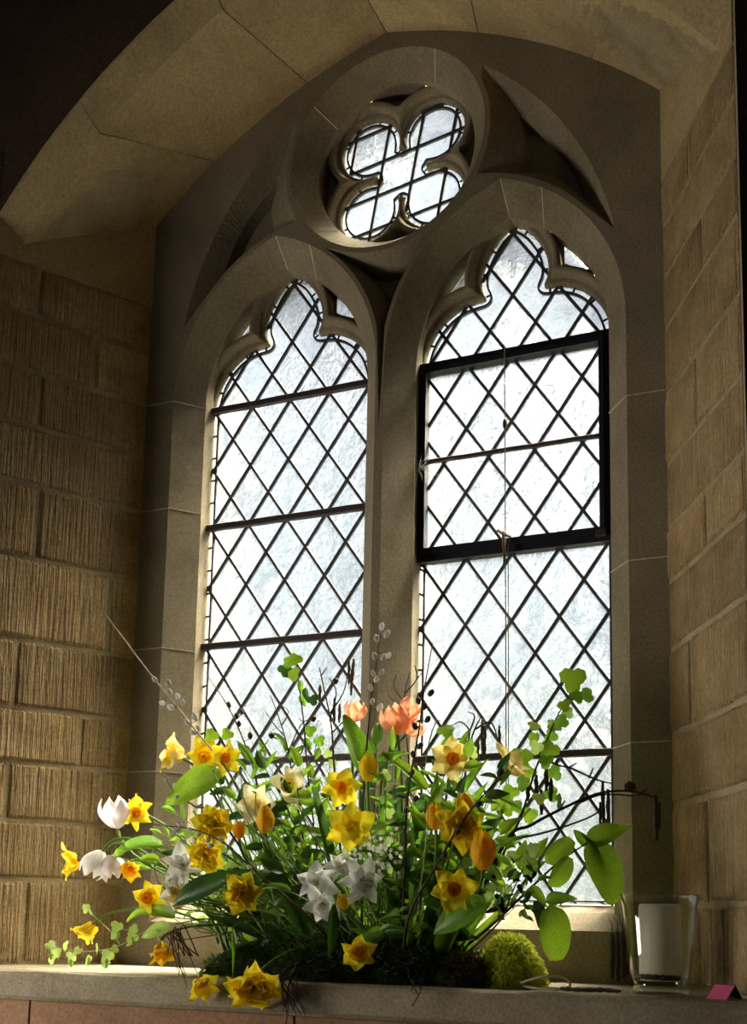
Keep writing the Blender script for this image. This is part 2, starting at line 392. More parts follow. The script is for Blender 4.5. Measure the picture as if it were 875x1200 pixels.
# ------------------------------------------------------------------ tracery
CX = .3017
def lancet(R, zb, n=18):
    h = R-.133; za = math.degrees(math.acos(.133/R))
    left = arc(.133, 1.447, R, 180, 180-za, n); right = [(-x, z) for x, z in left[::-1]][1:]
    return [(-h, zb+(1.447-zb)*i/8) for i in range(8)]+left+right+[(h, 1.447-(1.447-zb)*i/8) for i in range(1, 9)]
LO, LI = lancet(.4235, .105), lancet(.370, .142)
LJ = lancet(.370, .161)
# trefoil head of each light (right half), cusp rounded
half = [(0, 1.800), (.037, 1.770), (.060, 1.738), (.076, 1.705), (.083, 1.672), (.081, 1.645), (.074, 1.628), (.073, 1.621), (.079, 1.6165), (.095, 1.615), (.122, 1.611), (.150, 1.600), (.174, 1.584), (.197, 1.560), (.214, 1.534), (.226, 1.503), (.233, 1.475), (.237, 1.447)]
hr = [tuple(p) for p in catmull([Vector(p) for p in half], 3)]
# order: clockwise from left springing to the right springing; reversed for counter-clockwise
head = [(-x, z) for x, z in hr[::-1]]+hr[1:]                 # left -> right over the top
LIGHT = [(-.237, .161)]+head+[(.237, .161)]                   # clockwise
LIGHT = LIGHT[::-1]                                           # counter-clockwise
headc = head[::-1]
R_C, QC = .2626, 2.015
circ = lambda r, n=64: [(r*math.cos(2*PI*i/n), QC+r*math.sin(2*PI*i/n)) for i in range(n)]
quat = []
for k in range(4):
    a = PI/4+k*PI/2; c, s = math.cos(k*PI/2), math.sin(k*PI/2)
    pts = arc(.0885, .0885, .080, -104, 194, 26)
    quat += [(x*c-z*s, QC+x*s+z*c) for x, z in pts]
    tipx, tipz = -.0, .066
    for x, z in ((.0035, .0665), (0, .0655), (-.0035, .0665)): quat.append((x*c-z*s, QC+x*s+z*c))
# spandrel sinkings
FIL = .013
def spand_side():
    # outside: enclosing arch (right side), inside: circle and lancet, both set back by a fillet
    EX, EZ, ER = -.2314, 1.5056, .816
    pts = []
    inside = lambda x, z: math.hypot(x-EX, z-EZ) < ER and math.hypot(x, z-QC) > R_C+FIL and math.hypot(x-(CX-.133), z-1.447) > .4235+FIL and (x > CX or math.hypot(x-(CX+.133), z-1.447) > .4235+FIL)
    # trace as polar outline around an inner point
    ox, oz = .405, 1.90
    for i in range(90):
        a = 2*PI*i/90; r = 0
        while inside(ox+(r+.0015)*math.cos(a), oz+(r+.0015)*math.sin(a)) and r < .4: r += .0015
        pts.append((ox+r*math.cos(a), oz+r*math.sin(a)))
    return pts
def spand_mid():
    ox, oz = 0, 1.69; pts = []
    inside = lambda x, z: math.hypot(x, z-QC) > R_C+FIL and math.hypot(abs(x)-(CX+.133), z-1.447) > .4235+FIL*.8 and abs(x) < .25
    for i in range(90):
        a = 2*PI*(i+.5)/90; r = 0
        while inside(ox+(r+.001)*math.cos(a), oz+(r+.001)*math.sin(a)) and r < .4: r += .001
        pts.append((ox+r*math.cos(a), oz+r*math.sin(a)))
    return pts
SR = spand_side(); SLf = [(-x, z) for x, z in SR]; SM = spand_mid()
trac = thing('trim_2', (0, 0, 1.0), '', ''); del trac['label'], trac['category']; struct(trac, 'grey-buff stone tracery with two lancets and a quatrefoil circle')
WX = WI+.03
outl = [(-WX, -.02)]+[(-WX+2*WX*i/40, prof(-WX+2*WX*i/40)+.03) for i in range(41)]+[(WX, -.02)]
sh = lambda L, cx: [(x+cx, z) for x, z in L]
v, f = fill([outl, sh(LO, -CX), sh(LO, CX), circ(R_C), SR, SLf, SM], 0)
mesh('tracery_face', v, f, M_DRESS, trac)
def ctr(L, k, cen): return [(cen[0]+(x-cen[0])*k, cen[1]+(z-cen[1])*k) for x, z in L]
for S_, cen in ((SR, (.415, 1.90)), (SLf, (-.415, 1.90)), (SM, (0, 1.68))):
    mb = MB(); a, b, c = xz(S_, 0), xz(ctr(S_, .5, cen), .05), xz(ctr(S_, .42, cen), .085)
    mb.loft([a, b, c]); v, f = fill([ctr(S_, .42, cen)], .085); mb.add(v, f); mb.build('sunk_spandrel', M_DRESS, trac)
def foil_ring(L, closed):
    """moulded cusping along an opening"""
    o1 = lambda d: offset(L, d, closed)
    seq = [(0, .122), (.002, .108), (.007, .100), (.012, .101), (.015, .096), (.020, .084), (.026, .079), (.034, .079), (.034, .122)]
    return [(o1(d) if d else L, y) for d, y in seq]
for cx in (-CX, CX):
    mb = MB(); mb.loft([xz(LO, 0, cx), xz(LI, .07, cx)]); mb.build('lancet_chamfer', M_DRESS, trac)
    mb = MB(); mb.loft([xz(LI, .07, cx), xz(LJ, .122, cx)]); mb.build('lancet_jamb', M_DRESS, trac)
    mb = MB(); mb.loft([xz(L, y, cx) for L, y in foil_ring(headc, False)], False); mb.build('trefoil_cusping', M_DRESS, trac, True)
    T1 = offset(headc, .031, False)
    eye = [(.122, 1.745), (.122, 1.672), (.135, 1.664), (.188, 1.640), (.160, 1.710)]
    blk = lancet(.43, 1.35)[7:-7]
    T1c = [(.25, 1.36)]+T1+[(-.25, 1.36)]
    outer_ = blk[::-1]
    # plate behind the cusps: outline between lancet arch and cusp back
    ring_ = outer_+[(-.297, 1.30), (-.262, 1.30)]+T1[::-1]+[(.262, 1.30), (.297, 1.30)]
    v, f = fill([ring_, sh(eye, 0), [(-x, z) for x, z in eye]], .117)
    mesh('cusp_backing', [p+Vector((cx, 0, 0)) for p in v], f, M_DRESS, trac)
    # outer reveal beyond the glass
    mb = MB(); mb.loft([xz(lancet(.372, .15), .13, cx), xz(lancet(.372, .15), .16, cx), xz(lancet(.425, .08), .24, cx)]); mb.build('outer_reveal', M_OUTER, trac)
mb = MB(); mb.loft([xz(circ(R_C), 0), xz(circ(.2145), .062), xz(circ(.2145), .122)]); mb.build('circle_chamfer', M_DRESS, trac, False)
mb = MB(); mb.loft([xz(L, y) for L, y in foil_ring(quat, True)]); mb.build('quatrefoil_cusping', M_DRESS, trac, True)
eyes = [[(.150*math.cos(a0)+.0, QC+.150*math.sin(a0)) for a0 in ()] for _ in ()]
v, f = fill([circ(.25), offset(quat, .031)], .117); mesh('cusp_backing', v, f, M_DRESS, trac)
mb = MB(); mb.loft([xz(circ(.215), .13), xz(circ(.28), .24)]); mb.build('outer_reveal', M_OUTER, trac)
# pale mortar joints of the dressed stones
def joint(P, w=.0017, parent=trac):
    P = [Vector(p) for p in P]; MB().tube(P, w, w, 4).build('mortar_joint', M_JOINT, parent)
for px, py in ((168, 477), (160, 601), (157, 762), (150, 905), (745, 462), (745, 656), (745, 870)):
    p = at(px, py, 0); s_ = 1 if p.x > 0 else -1
    joint([(s_*.592, -.0002, p.z), (s_*.674, -.0002, p.z)])
    joint([(s_*.592, -.0002, p.z), (s_*.537, .071, p.z)])
for cx in (-CX, CX):
    joint([(cx, -.0008, 1.849), (cx, .069, 1.7935)])
    for a in (62, 118) if cx < 0 else (118,):
        pass
    joint([(cx+.10, -.0002, 1.447+math.sqrt(.4235**2-.233**2)), (cx+.085, .07, 1.447+math.sqrt(.37**2-.218**2))])
for a in (60, 140, 225, 320):
    c_, s_ = math.cos(math.radians(a)), math.sin(math.radians(a)); joint([(R_C*c_, -.0002, QC+R_C*s_), (.2145*c_, .062, QC+.2145*s_)])

# ------------------------------------------------------------------ leaded glazing
LW, LH, LX, LZ = .1135, .1615, -.006, 1.456
GY = .118
def pane(poly, cx, parent, y=GY, shrink=True):
    P = [(p[0]+cx, p[1]) for p in poly]; Q = []
    for p in P:
        if not Q or (Vector(p)-Vector(Q[-1])).length > 1e-4: Q.append(p)
    if len(Q) > 2 and (Vector(Q[0])-Vector(Q[-1])).length < 1e-4: Q.pop()
    if len(Q) < 3 or abs(area(Q)) < 2e-5: return
    if area(Q) < 0: Q = Q[::-1]
    mx, mz = sum(p[0] for p in Q)/len(Q), sum(p[1] for p in Q)/len(Q)
    n = len(Q); tilt = random.uniform(-.02, .02), random.uniform(-.02, .02)
    fr = [(x-mx, -.0012+tilt[0]*(x-mx)+tilt[1]*(z-mz), z-mz) for x, z in Q]; bk = [(x, y_+.0028, z) for x, y_, z in fr]
    if len(Q) > 5:
        tri = tessellate_polygon([[Vector((p[0], p[2], 0)) for p in fr]]); F = [tuple(t) for t in tri]+[tuple(i+n for i in t) for t in tri]
    else: F = [tuple(range(n)), tuple(range(2*n-1, n-1, -1))]
    F += [(i, (i+1) % n, (i+1) % n+n, i+n) for i in range(n)]
    put('pane', raw('pane', fr+bk, F), M_PANE, parent, Matrix.Translation((mx, y, mz)))
def came(a, b, y, parent, w=.0075, d=.007, name='lead_came', mat=None):
    a, b = Vector((a[0], 0, a[1])), Vector((b[0], 0, b[1])); t = (b-a).normalized(); n_ = Vector((-t.z, 0, t.x))*w/2
    A = [a+n_, a-n_, b-n_, b+n_]; f_ = [p+Vector((0, y-d/2, 0)) for p in A]; g_ = [p+Vector((0, y+d/2, 0)) for p in A]
    mid = [(p+q)/2 for p, q in ((A[0], A[1]),)]
    # slightly rounded face
    r0 = (a+Vector((0, y-d/2-.0012, 0))); r1 = (b+Vector((0, y-d/2-.0012, 0)))
    V = f_+g_+[r0, r1]; F = [(0, 8, 9, 3), (8, 1, 2, 9), (1, 0, 4, 5), (2, 1, 5, 6), (3, 2, 6, 7), (0, 3, 7, 4), (4, 7, 6, 5)]
    mesh(name, V, F, mat or M_LEAD, parent)
def glaze(poly, cx, parent, node, e1, e2, y=GY):
    """diamond panes and their lead lines within a counter-clockwise outline; lattice lines run along e1 and e2"""
    e1, e2, o_ = Vector(e1), Vector(e2), Vector(node)
    xs_ = [p[0] for p in poly]; zs_ = [p[1] for p in poly]; R_ = range(-22, 23)
    bb = (min(xs_), max(xs_), min(zs_), max(zs_))
    for i in R_:
        for j in R_:
            q = [o_+e1*i+e2*j, o_+e1*(i+1)+e2*j, o_+e1*(i+1)+e2*(j+1), o_+e1*i+e2*(j+1)]
            if max(p.x for p in q) < bb[0] or min(p.x for p in q) > bb[1] or max(p.y for p in q) < bb[2] or min(p.y for p in q) > bb[3]: continue
            if area(q) < 0: q = q[::-1]
            r = clip_convex(poly, q)
            if r: pane(r, cx, parent, y)
    for i in R_:
        for base, d in ((o_+e2*i, e1), (o_+e1*i, e2)):
            for t0, t1 in line_in(poly, base, d):
                a, b = base+d*t0, base+d*t1
                if (b-a).length > .012: came((a.x+cx, a.y), (b.x+cx, b.y), y-.001, parent)
DIAG = ((LW/2, LH/2), (-LW/2, LH/2))
def border(L, cx, parent, closed=True, inset=.011):
    """lead line along the edge with its ties"""
    a, b = offset(L, -inset, closed), offset(L, -inset-.0055, closed); mb = MB()
    mb.loft([xz(a, GY-.006, cx), xz(b, GY-.006, cx)], closed); mb.loft([xz(b, GY-.006, cx), xz(b, GY+.004, cx)], closed); mb.loft([xz(a, GY-.006, cx), xz(a, GY+.004, cx)], closed)
    acc = 0; n_ = len(L)
    for i in range(n_ if closed else n_-1):
        p, q = Vector(L[i]), Vector(L[(i+1) % n_]); acc += (q-p).length; seg = (q-p).length
        k = 0
        while acc > .062:
            acc -= .062; k += 1; t_ = max(0, min(1, 1-acc/seg)) if seg > 1e-6 else 0
            c_ = p+(q-p)*t_; ia = Vector(a[i])+(Vector(a[(i+1) % n_])-Vector(a[i]))*t_; dd = (q-p).normalized()*.003
            mb.add([(c_.x-dd.x+cx, GY-.005, c_.y-dd.y), (c_.x+dd.x+cx, GY-.005, c_.y+dd.y), (ia.x+dd.x+cx, GY-.005, ia.y+dd.y), (ia.x-dd.x+cx, GY-.005, ia.y-dd.y)], [(0, 1, 2, 3)])
    mb.build('border_lead', M_LEAD, parent)
def win(name, label, loc):
    w = thing(name, loc, '', ''); del w['label'], w['category']; return struct(w, label)
def bar(x0, x1, z, h, d, y, parent, name='saddle_bar'):
    mb = MB(); nn = 8; rows = []
    for i in range(nn+1):
        x = x0+(x1-x0)*i/nn; zz_ = z+.0006*math.sin(i*2.1)
        rows.append([Vector((x, y-d/2, zz_-h/2+.002)), Vector((x, y-d/2, zz_+h/2-.002)), Vector((x, y-d/2+.002, zz_+h/2)), Vector((x, y+d/2, zz_+h/2)), Vector((x, y+d/2, zz_-h/2)), Vector((x, y-d/2+.002, zz_-h/2))])
    mb.loft(rows); mb.f += [(0, 1, 2, 3, 4, 5), tuple(range(nn*6+5, nn*6-1, -1))]; return mb.build(name, M_IRON, parent)
w1 = win('window_1', 'lancet window of diamond panes with four saddle bars', (-CX, GY, .161))
glaze(LIGHT, -CX, w1, (LX, LZ), *DIAG); border(LIGHT, -CX, w1)
for z in (1.456, 1.131, .811, .506): bar(-CX-.245, -CX+.241, z, .0165, .014, .103, w1)
w2 = win('window_2', 'lancet window of diamond panes with an opening iron casement', (CX, GY, .161))
top_ = [p for p in clip_convex(LIGHT, [(-.5, 1.46), (.5, 1.46), (.5, 2.2), (-.5, 2.2)])]
low_ = [(-.237, .161), (.237, .161), (.237, .98), (-.237, .98)]
glaze(top_, CX, w2, (LX, LZ), *DIAG); glaze(low_, CX, w2, (LX, LZ), *DIAG)
border(headc, CX, w2, False); border([(.237, .98), (-.237, .98), (-.237, .161), (.237, .161)], CX, w2)
glaze([(-.218, 1.0), (.208, 1.0), (.208, 1.444), (-.218, 1.444)], CX, w2, (LX, LZ), *DIAG, y=.112)
cf = thing('casement', (CX, .1, .98), '', ''); del cf['label'], cf['category']
cf.parent = w2; cf.matrix_parent_inverse = w2.matrix_basis.inverted()
def frame(x0, x1, z0, z1, ix0, ix1, iz0, iz1, y0, y1, name):
    for a, b in (((x0, z0), (x1, iz0)), ((x0, iz1), (x1, z1)), ((x0, iz0), (ix0, iz1)), ((ix1, iz0), (x1, iz1))):
        mb = MB(); mb.box((a[0]+CX, y0, a[1]), (b[0]+CX, y1, b[1])); mb.build(name, M_CASE, cf)
frame(-.246, .236, .968, 1.473, -.226, .217, .987, 1.456, .094, .124, 'frame_bar')
frame(-.228, .219, .985, 1.458, -.217, .208, 1.0, 1.444, .086, .120, 'sash_bar')
bar(CX-.218, CX+.208, 1.221, .010, .010, .101, w2); bar(CX-.245, CX+.241, .492, .0165, .014, .103, w2)
# casement stay and catch
mb = MB(); mb.tube(catmull([(CX-.012, .088, 1.005), (CX-.012, .074, 1.012), (CX-.012, .068, .998), (CX-.012, .072, .975), (CX-.010, .072, .945), (CX-.012, .074, .93)], 4), .0035, .003, 6)
mb.tube([(CX-.028, .078, 1.018), (CX-.012, .07, 1.004), (CX+.004, .078, .998)], .004, .003, 6); mb.build('casement_catch', plain('catch_bronze', (.16, .12, .08), .5, .6), w2)
mb = MB(); mb.box((CX+.20, .078, .977), (CX+.222, .088, .992)); mb.build('hinge_tab', M_IRON, w2)
w3 = win('window_3', 'quatrefoil window of leaded panes in a round stone frame', (0, GY, QC-.2))
glaze(quat, 0, w3, (-.054, 2.066), (.0955, .014), (.0165, .0945)); border(quat, 0, w3, inset=.008)
for cx, ww in ((-CX, w1), (CX, w2)):
    for s_ in (-1, 1):
        pane([(s_*x, z) for x, z in ((.115, 1.752), (.115, 1.662), (.200, 1.632), (.168, 1.722))], cx, ww, .121)

# ------------------------------------------------------------------ churchyard beyond the glass
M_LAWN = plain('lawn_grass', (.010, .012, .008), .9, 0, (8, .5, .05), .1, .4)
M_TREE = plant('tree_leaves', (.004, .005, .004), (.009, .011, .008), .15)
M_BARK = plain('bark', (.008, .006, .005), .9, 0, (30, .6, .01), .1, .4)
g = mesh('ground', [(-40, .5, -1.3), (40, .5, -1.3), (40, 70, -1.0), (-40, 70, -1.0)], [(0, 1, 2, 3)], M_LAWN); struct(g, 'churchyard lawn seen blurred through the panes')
def tree(x, y, h, r, label, seed):
    rd = random.Random(seed); t = thing('tree', (x, y, -1.25), label, 'tree', 'trees beyond the glass')
    mb = MB(); top = Vector((x, y, -1.25+h*.6)); mb.tube([(x, y, -1.3), (x+.1, y, -1.25+h*.3), top], .16, .07, 7)
    for k in range(7):
        a = rd.uniform(0, 2*PI); mb.tube([Vector((x, y, -1.25+h*rd.uniform(.3, .55))), top+Vector((math.cos(a)*r*.6, math.sin(a)*r*.6, rd.uniform(-.1, .5)*r))], .05, .02, 5)
    mb.build('trunk', M_BARK, t)
    mb = MB(); cz = -1.25+h-r
    for k in range(700):
        d = Vector((rd.gauss(0, 1), rd.gauss(0, 1), rd.gauss(0, 1))).normalized()*r*rd.uniform(.35, 1)**.6
        p = Vector((x, y, cz))+d; u_ = Vector((rd.gauss(0, 1), rd.gauss(0, 1), rd.gauss(0, 1))).normalized(); w_ = u_.orthogonal().normalized(); s_ = .11
        mb.add([p-u_*s_, p+w_*s_*.6, p+u_*s_, p-w_*s_*.6], [(0, 1, 2, 3)])
    c = mb.build('crown', M_TREE, t); c['kind'] = 'stuff'
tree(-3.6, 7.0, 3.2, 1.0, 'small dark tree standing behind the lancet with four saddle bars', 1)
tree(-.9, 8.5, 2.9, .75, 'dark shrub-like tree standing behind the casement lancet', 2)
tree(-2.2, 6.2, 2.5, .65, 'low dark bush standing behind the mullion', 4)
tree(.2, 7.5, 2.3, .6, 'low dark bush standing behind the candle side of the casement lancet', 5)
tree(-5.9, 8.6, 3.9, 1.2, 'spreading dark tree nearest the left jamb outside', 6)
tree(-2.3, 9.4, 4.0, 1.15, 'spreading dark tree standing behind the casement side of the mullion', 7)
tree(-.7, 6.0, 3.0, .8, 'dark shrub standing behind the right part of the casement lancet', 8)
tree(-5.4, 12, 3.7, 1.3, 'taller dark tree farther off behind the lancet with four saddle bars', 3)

# ------------------------------------------------------------------ plant materials and meshes
M_YEL = plant('yellow_petal', (.96, .73, .014), (1.0, .87, .06), .55, .5, .2)
M_PALE = plant('pale_yellow_petal', (.93, .74, .16), (.98, .86, .38), .5, .5, .2)
M_CREAM = plant('cream_petal', (.90, .80, .42), (.97, .92, .66), .5, .5, .2)
M_GOLD = plant('gold_petal', (.96, .58, .014), (.99, .72, .04), .52, .5, .2)
M_CUP = plant('orange_cup', (.86, .27, .010), (.95, .42, .016), .5, .5, .2)
M_CORAL = plant('coral_petal', (.93, .40, .20), (.98, .60, .38), .5, .5, .2)
M_WHITE = plant('white_petal', (.90, .90, .90), (.98, .98, .97), .45, .5, .2)
M_BLUSH = plant('blush_white_petal', (.86, .72, .78), (.96, .94, .95), .45, .5, .2)
M_LEAFB = plant('bright_leaf', (.15, .30, .022), (.25, .42, .045), .55, .4, .4, (1.15, 1.05, .6))  # leaf tones with light put in: bright as if backlit, dark for front leaves
M_LEAFM = plant('mid_leaf', (.10, .24, .03), (.17, .35, .05), .5, .38, .45, (1.4, 1.3, .6))
M_LEAFD = plant('dark_leaf', (.025, .075, .018), (.05, .12, .03), .3, .35, .5, (1.5, 1.5, .6))
M_IVY = plant('ivy_leaf', (.36, .58, .08), (.58, .72, .26), .5, .4, .3)
M_STEM = plain('green_stem', (.13, .24, .05), .5)
M_STEMP = plain('pale_stem', (.42, .44, .16), .5)
M_TWIG = plain('brown_twig', (.055, .032, .022), .7)
M_TWIGR = plain('pale_twig', (.34, .25, .16), .6)
M_CATK = plant('silver_catkin', (.42, .41, .40), (.72, .71, .68), .4, .9, .05)
M_CATD = plain('dark_catkin', (.06, .045, .04), .8, 0, (300, 1, .003))
M_CATH = plain('hanging_catkin', (.13, .10, .045), .85, 0, (400, 1, .003), .1, .4)
M_MOSSD = plant('dark_moss', (.03, .05, .018), (.085, .12, .035), .3, .8, .1)
M_MOSSB = plant('bright_moss', (.56, .62, .04), (.80, .84, .14), .5, .7, .1)
M_BLACK = plain('withered_black', (.012, .010, .008), .8)
M_BROWN = plain('withered_brown', (.09, .045, .02), .8)
M_STAM = plain('stamen_yellow', (.85, .55, .05), .6)

rp = random.Random(5)
def grid_mesh(name, nu, nv, fn):
    v = []; f = []
    for i in range(nu+1):
        for j in range(nv+1): v.append(fn(i/nu, j/nv*2-1))
    for i in range(nu):
        for j in range(nv):
            a = i*(nv+1)+j; f.append((a, a+nv+1, a+nv+2, a+1))
    return raw(name, v, f, True)
def petal_mesh(w, curl, fold, wave, seed, tip=.75, nu=7, nv=4):
    r = random.Random(seed); ph = [r.uniform(0, 6) for _ in range(3)]
    def fn(t, s):
        h = w*(math.sin(PI*min(1, t*.93+.07)**tip)**.72)*(1-.25*t**6)
        if t > .97: h = .012
        z = .05*math.sin(PI*t)-curl*t*t+fold*(s*s)*math.sin(PI*t)+wave*math.sin(5*t+ph[0]+2*s)*abs(s)+wave*.6*math.sin(9*t+ph[1])*s
        return (t+.02*wave*math.sin(7*s+ph[2]), s*h, z)
    return grid_mesh('petal', nu, nv, fn)
PET = [petal_mesh(.40, .10, .12, .08, k) for k in range(3)]+[petal_mesh(.42, -.05, .15, .13, k+9) for k in range(3)]
RUF = [petal_mesh(.40, .12, .22, .16, k+20, .7) for k in range(4)]
LILY = [petal_mesh(.30, .30, .22, .12, k+40, .8) for k in range(3)]
def cup_mesh(r0, r1, h, frill, seed, n=30):
    rr = random.Random(seed); mb = MB(); rings = []
    for k, t in enumerate((0, .18, .45, .75, .92, 1.0)):
        rad = r0+(r1-r0)*(t**1.6)+(.08 if t == 1 else 0)*r1
        rings.append([Vector((math.cos(2*PI*i/n)*(rad+(frill*math.sin(i*2*PI*9/n+seed)+frill*.5*math.sin(i*2*PI*5/n)) * (t > .8)*(t)), math.sin(2*PI*i/n)*(rad+(frill*math.sin(i*2*PI*9/n+seed))*(t > .8)), h*t+(frill*.6*math.cos(i*2*PI*7/n) if t > .9 else 0))) for i in range(n)])
    mb.loft(rings); mb.f.append(tuple(range(n)))
    return raw('cup', mb.v, mb.f, True)
CUPS = [cup_mesh(.17, .27, .26, .022, k) for k in range(2)]
TRUM = [cup_mesh(.20, .36, .50, .035, k+5) for k in range(2)]
def tulip_petal(seed, flare):
    def fn(t, s):
        rho = .36*(math.sin(PI*(t*.84+.10))**.85)*(1+flare*t*t)
        ang = s*1.0*(math.sin(PI*min(1, (t*.90+.08)))**.6)
        return (rho*math.cos(ang), rho*math.sin(ang), t*1.0+.03*math.sin(seed+3*s)*t)
    return grid_mesh('petal', 8, 6, fn)
TUL = [tulip_petal(k, 0.0) for k in range(3)]; TULO = [tulip_petal(k, .45) for k in range(3)]
def leaf_mesh(w, droop, fold, shape, seed, nu=8, nv=4):
    r = random.Random(seed); ph = r.uniform(0, 6)
    def fn(t, s):
        if shape == 'ovate': h = w*(math.sin(PI*min(1, t*.97+.03)**.72)**.8)
        elif shape == 'round': h = w*math.sqrt(max(0, 1-((t-.52)/.52)**2))**.85
        else: h = w*(min(1, t*6+.25))*(1-t**2.6)**.9
        h = max(h, .004)
        return (t-.08*droop*t*t, s*h, -droop*t*t+fold*abs(s)*h*2+.03*math.sin(6*t+ph)*s)
    return grid_mesh('leaf', nu, nv, fn)
LEAF = {'ovate': [leaf_mesh(.24, d, .25, 'ovate', k) for k, d in enumerate((.05, .25, .45))],
        'round': [leaf_mesh(.29, d, .15, 'round', k) for k, d in enumerate((.05, .2, .35))],
        'lance': [leaf_mesh(.115, d, .4, 'ovate', k) for k, d in enumerate((.05, .3, .55))],
        'strap': [leaf_mesh(.05, d, .6, 'strap', k, 10) for k, d in enumerate((.05, .3, .6))]}
def lobed(seed):
    r = random.Random(seed); v = [(0, 0, 0)]; n = 36
    for i in range(n):
        a = -PI+2*PI*(i+.5)/n; lob = .29+.22*abs(math.cos(a*1.5))**.8+.025*math.sin(a*12)
        v.append((.38+lob*math.cos(a), lob*1.05*math.sin(a), -.10*(lob*math.cos(a))**2-.16*abs(math.sin(a))*lob+.02*math.sin(5*a+seed)))
    v[0] = (.38, 0, .02)
    return raw('leaf', v, [(0, i+1, (i+1) % n+1) for i in range(n)], True)
LEAF['lobed'] = [lobed(k) for k in range(3)]
def frame_m(p, z, x=None, s=1.0):
    """matrix with local Z along z"""
    z = Vector(z).normalized()
    x = Vector(x) if x is not None else (RT if abs(z.dot(RT)) < .9 else UP)
    x = (x-z*x.dot(z)).normalized(); y = z.cross(x)
    Mx = Matrix((x, y, z)).transposed().to_4x4() @ Matrix.Scale(s, 4); Mx.translation = p; return Mx
def leafput(parent, p, d, nrm, L, kind, mat, name='leaf'):
    d = Vector(d).normalized(); nrm = Vector(nrm); nrm = (nrm-d*nrm.dot(d))
    if nrm.length < 1e-4: nrm = d.orthogonal()
    nrm.normalize(); y = nrm.cross(d)
    Mx = Matrix((d, y, nrm)).transposed().to_4x4() @ Matrix.Scale(L, 4); Mx.translation = p
    me = rp.choice(LEAF[kind]); key = me.name+mat.name
    if key not in COPY:
        c = me.copy(); c.materials.clear(); c.materials.append(mat); COPY[key] = c
    return put(name, COPY[key], None, parent, Mx)
COPY = {}
def cmesh(me, mat):
    key = me.name+mat.name
    if key not in COPY:
        c = me.copy(); c.materials.clear(); c.materials.append(mat); COPY[key] = c
    return COPY[key]
def img(a, b, c): return RT*a+UP*b-FW*c            # right, up, towards the viewer of the photo
MOSS_Y = -.25
def base_pt(x): return Vector((max(-.20, min(.40, x)), MOSS_Y+rp.uniform(-.05, .05), .045))
def stem_curve(b, p, back, sag=.25, n=12):
    """curve from the moss to the back of a flower"""
    L = (p-b).length; c1 = b+Vector((0, 0, 1))*L*.35+(p-b)*.15; c2 = p+back*L*sag
    return [b*(1-t)**3+c1*3*t*(1-t)**2+c2*3*t*t*(1-t)+p*t**3 for t in [i/n for i in range(n+1)]]
def default_base(p): return base_pt(p.x*.55+.06)

def daffodil(px, py, Y, face, diam, label, pm=None, cm=None, style='cup', tilt=8, spin=None, group='daffodils in the arrangement', stemmat=None):
    pm = pm or M_YEL; cm = cm or M_CUP
    p = at(px, py, Y); z = img(*face).normalized(); R = diam/2*1.08*(1+.5*max(0, math.sin(math.radians(tilt)))); b = default_base(p)
    d = thing('daffodil', b, label, 'daffodil', group)
    sp = rp.uniform(0, 60) if spin is None else spin
    H = frame_m(p, z) @ Matrix.Rotation(math.radians(sp), 4, 'Z')
    for k in range(6):
        me = cmesh(rp.choice(PET), pm)
        tl = tilt+(5 if k % 2 else -3)+rp.uniform(-7, 7)
        Mx = H @ Matrix.Rotation(k*PI/3+rp.uniform(-.07, .07), 4, 'Z') @ Matrix.Translation((R*.06, 0, -.001*(k % 2))) @ Matrix.Rotation(-math.radians(tl), 4, 'Y') @ Matrix.Scale(R*rp.uniform(.9, 1.04), 4)
        put('petal', me, None, d, Mx)
    if style == 'double':
        for ring, (cnt, sc, ang) in enumerate(((7, .84, 20), (6, .68, 38), (5, .52, 58))):
            for k in range(cnt):
                Mx = H @ Matrix.Rotation(2*PI*k/cnt+ring*.4+rp.uniform(-.2, .2), 4, 'Z') @ Matrix.Translation((R*.04, 0, .002*ring)) @ Matrix.Rotation(-math.radians(ang+rp.uniform(-9, 9)), 4, 'Y') @ Matrix.Scale(R*sc, 4)
                put('petal', cmesh(rp.choice(RUF), pm), None, d, Mx)
    else:
        put('cup', cmesh(rp.choice(CUPS if style == 'cup' else TRUM), cm), None, d, H @ Matrix.Scale(R, 4))
        mb = MB(); 
        for k in range(5):
            a = 2*PI*k/5; mb.tube([H @ Vector((.0, 0, 0)), H @ Vector((math.cos(a)*R*.07, math.sin(a)*R*.07, R*.22))], R*.025, R*.03, 4)
        mb.build('stamens', M_STAM, d)
    pts = stem_curve(b, p-z*R*.02, -z, .22)
    MB().tube(pts, lambda t: .0026 if t < .86 else .0026+.0016*math.sin((t-.86)/.14*PI), None, 7).build('stem', stemmat or (M_STEM if py > 930 else M_STEM), d, True)
    return d
def tulip(px, py, Y, axis, h, label, mat, open_=False, name='tulip', group='tulips in the arrangement', top=None):
    p = at(px, py, Y); z = img(*axis).normalized(); b = default_base(p); d = thing(name, b, label, 'tulip' if name == 'tulip' else 'freesia', group)
    h *= 1.12; q = p-z*h*.5
    H = frame_m(q, z) @ Matrix.Rotation(rp.uniform(0, 1), 4, 'Z')
    for k in range(6):
        s = h*(1.0 if k % 2 else .95)
        put('petal', cmesh(rp.choice(TULO if open_ else TUL), mat), None, d, H @ Matrix.Rotation(k*PI/3, 4, 'Z') @ Matrix.Rotation(math.radians(rp.uniform(4, 26) if open_ else rp.uniform(-2, 3)), 4, 'Y') @ Matrix.Diagonal((s*(.95 if k % 2 else .88), s*(.95 if k % 2 else .88), s, 1)))
    MB().tube(stem_curve(b, q+z*h*.04, -z, .3), .0034, .0032, 7).build('stem', M_STEM, d, True)
    return d
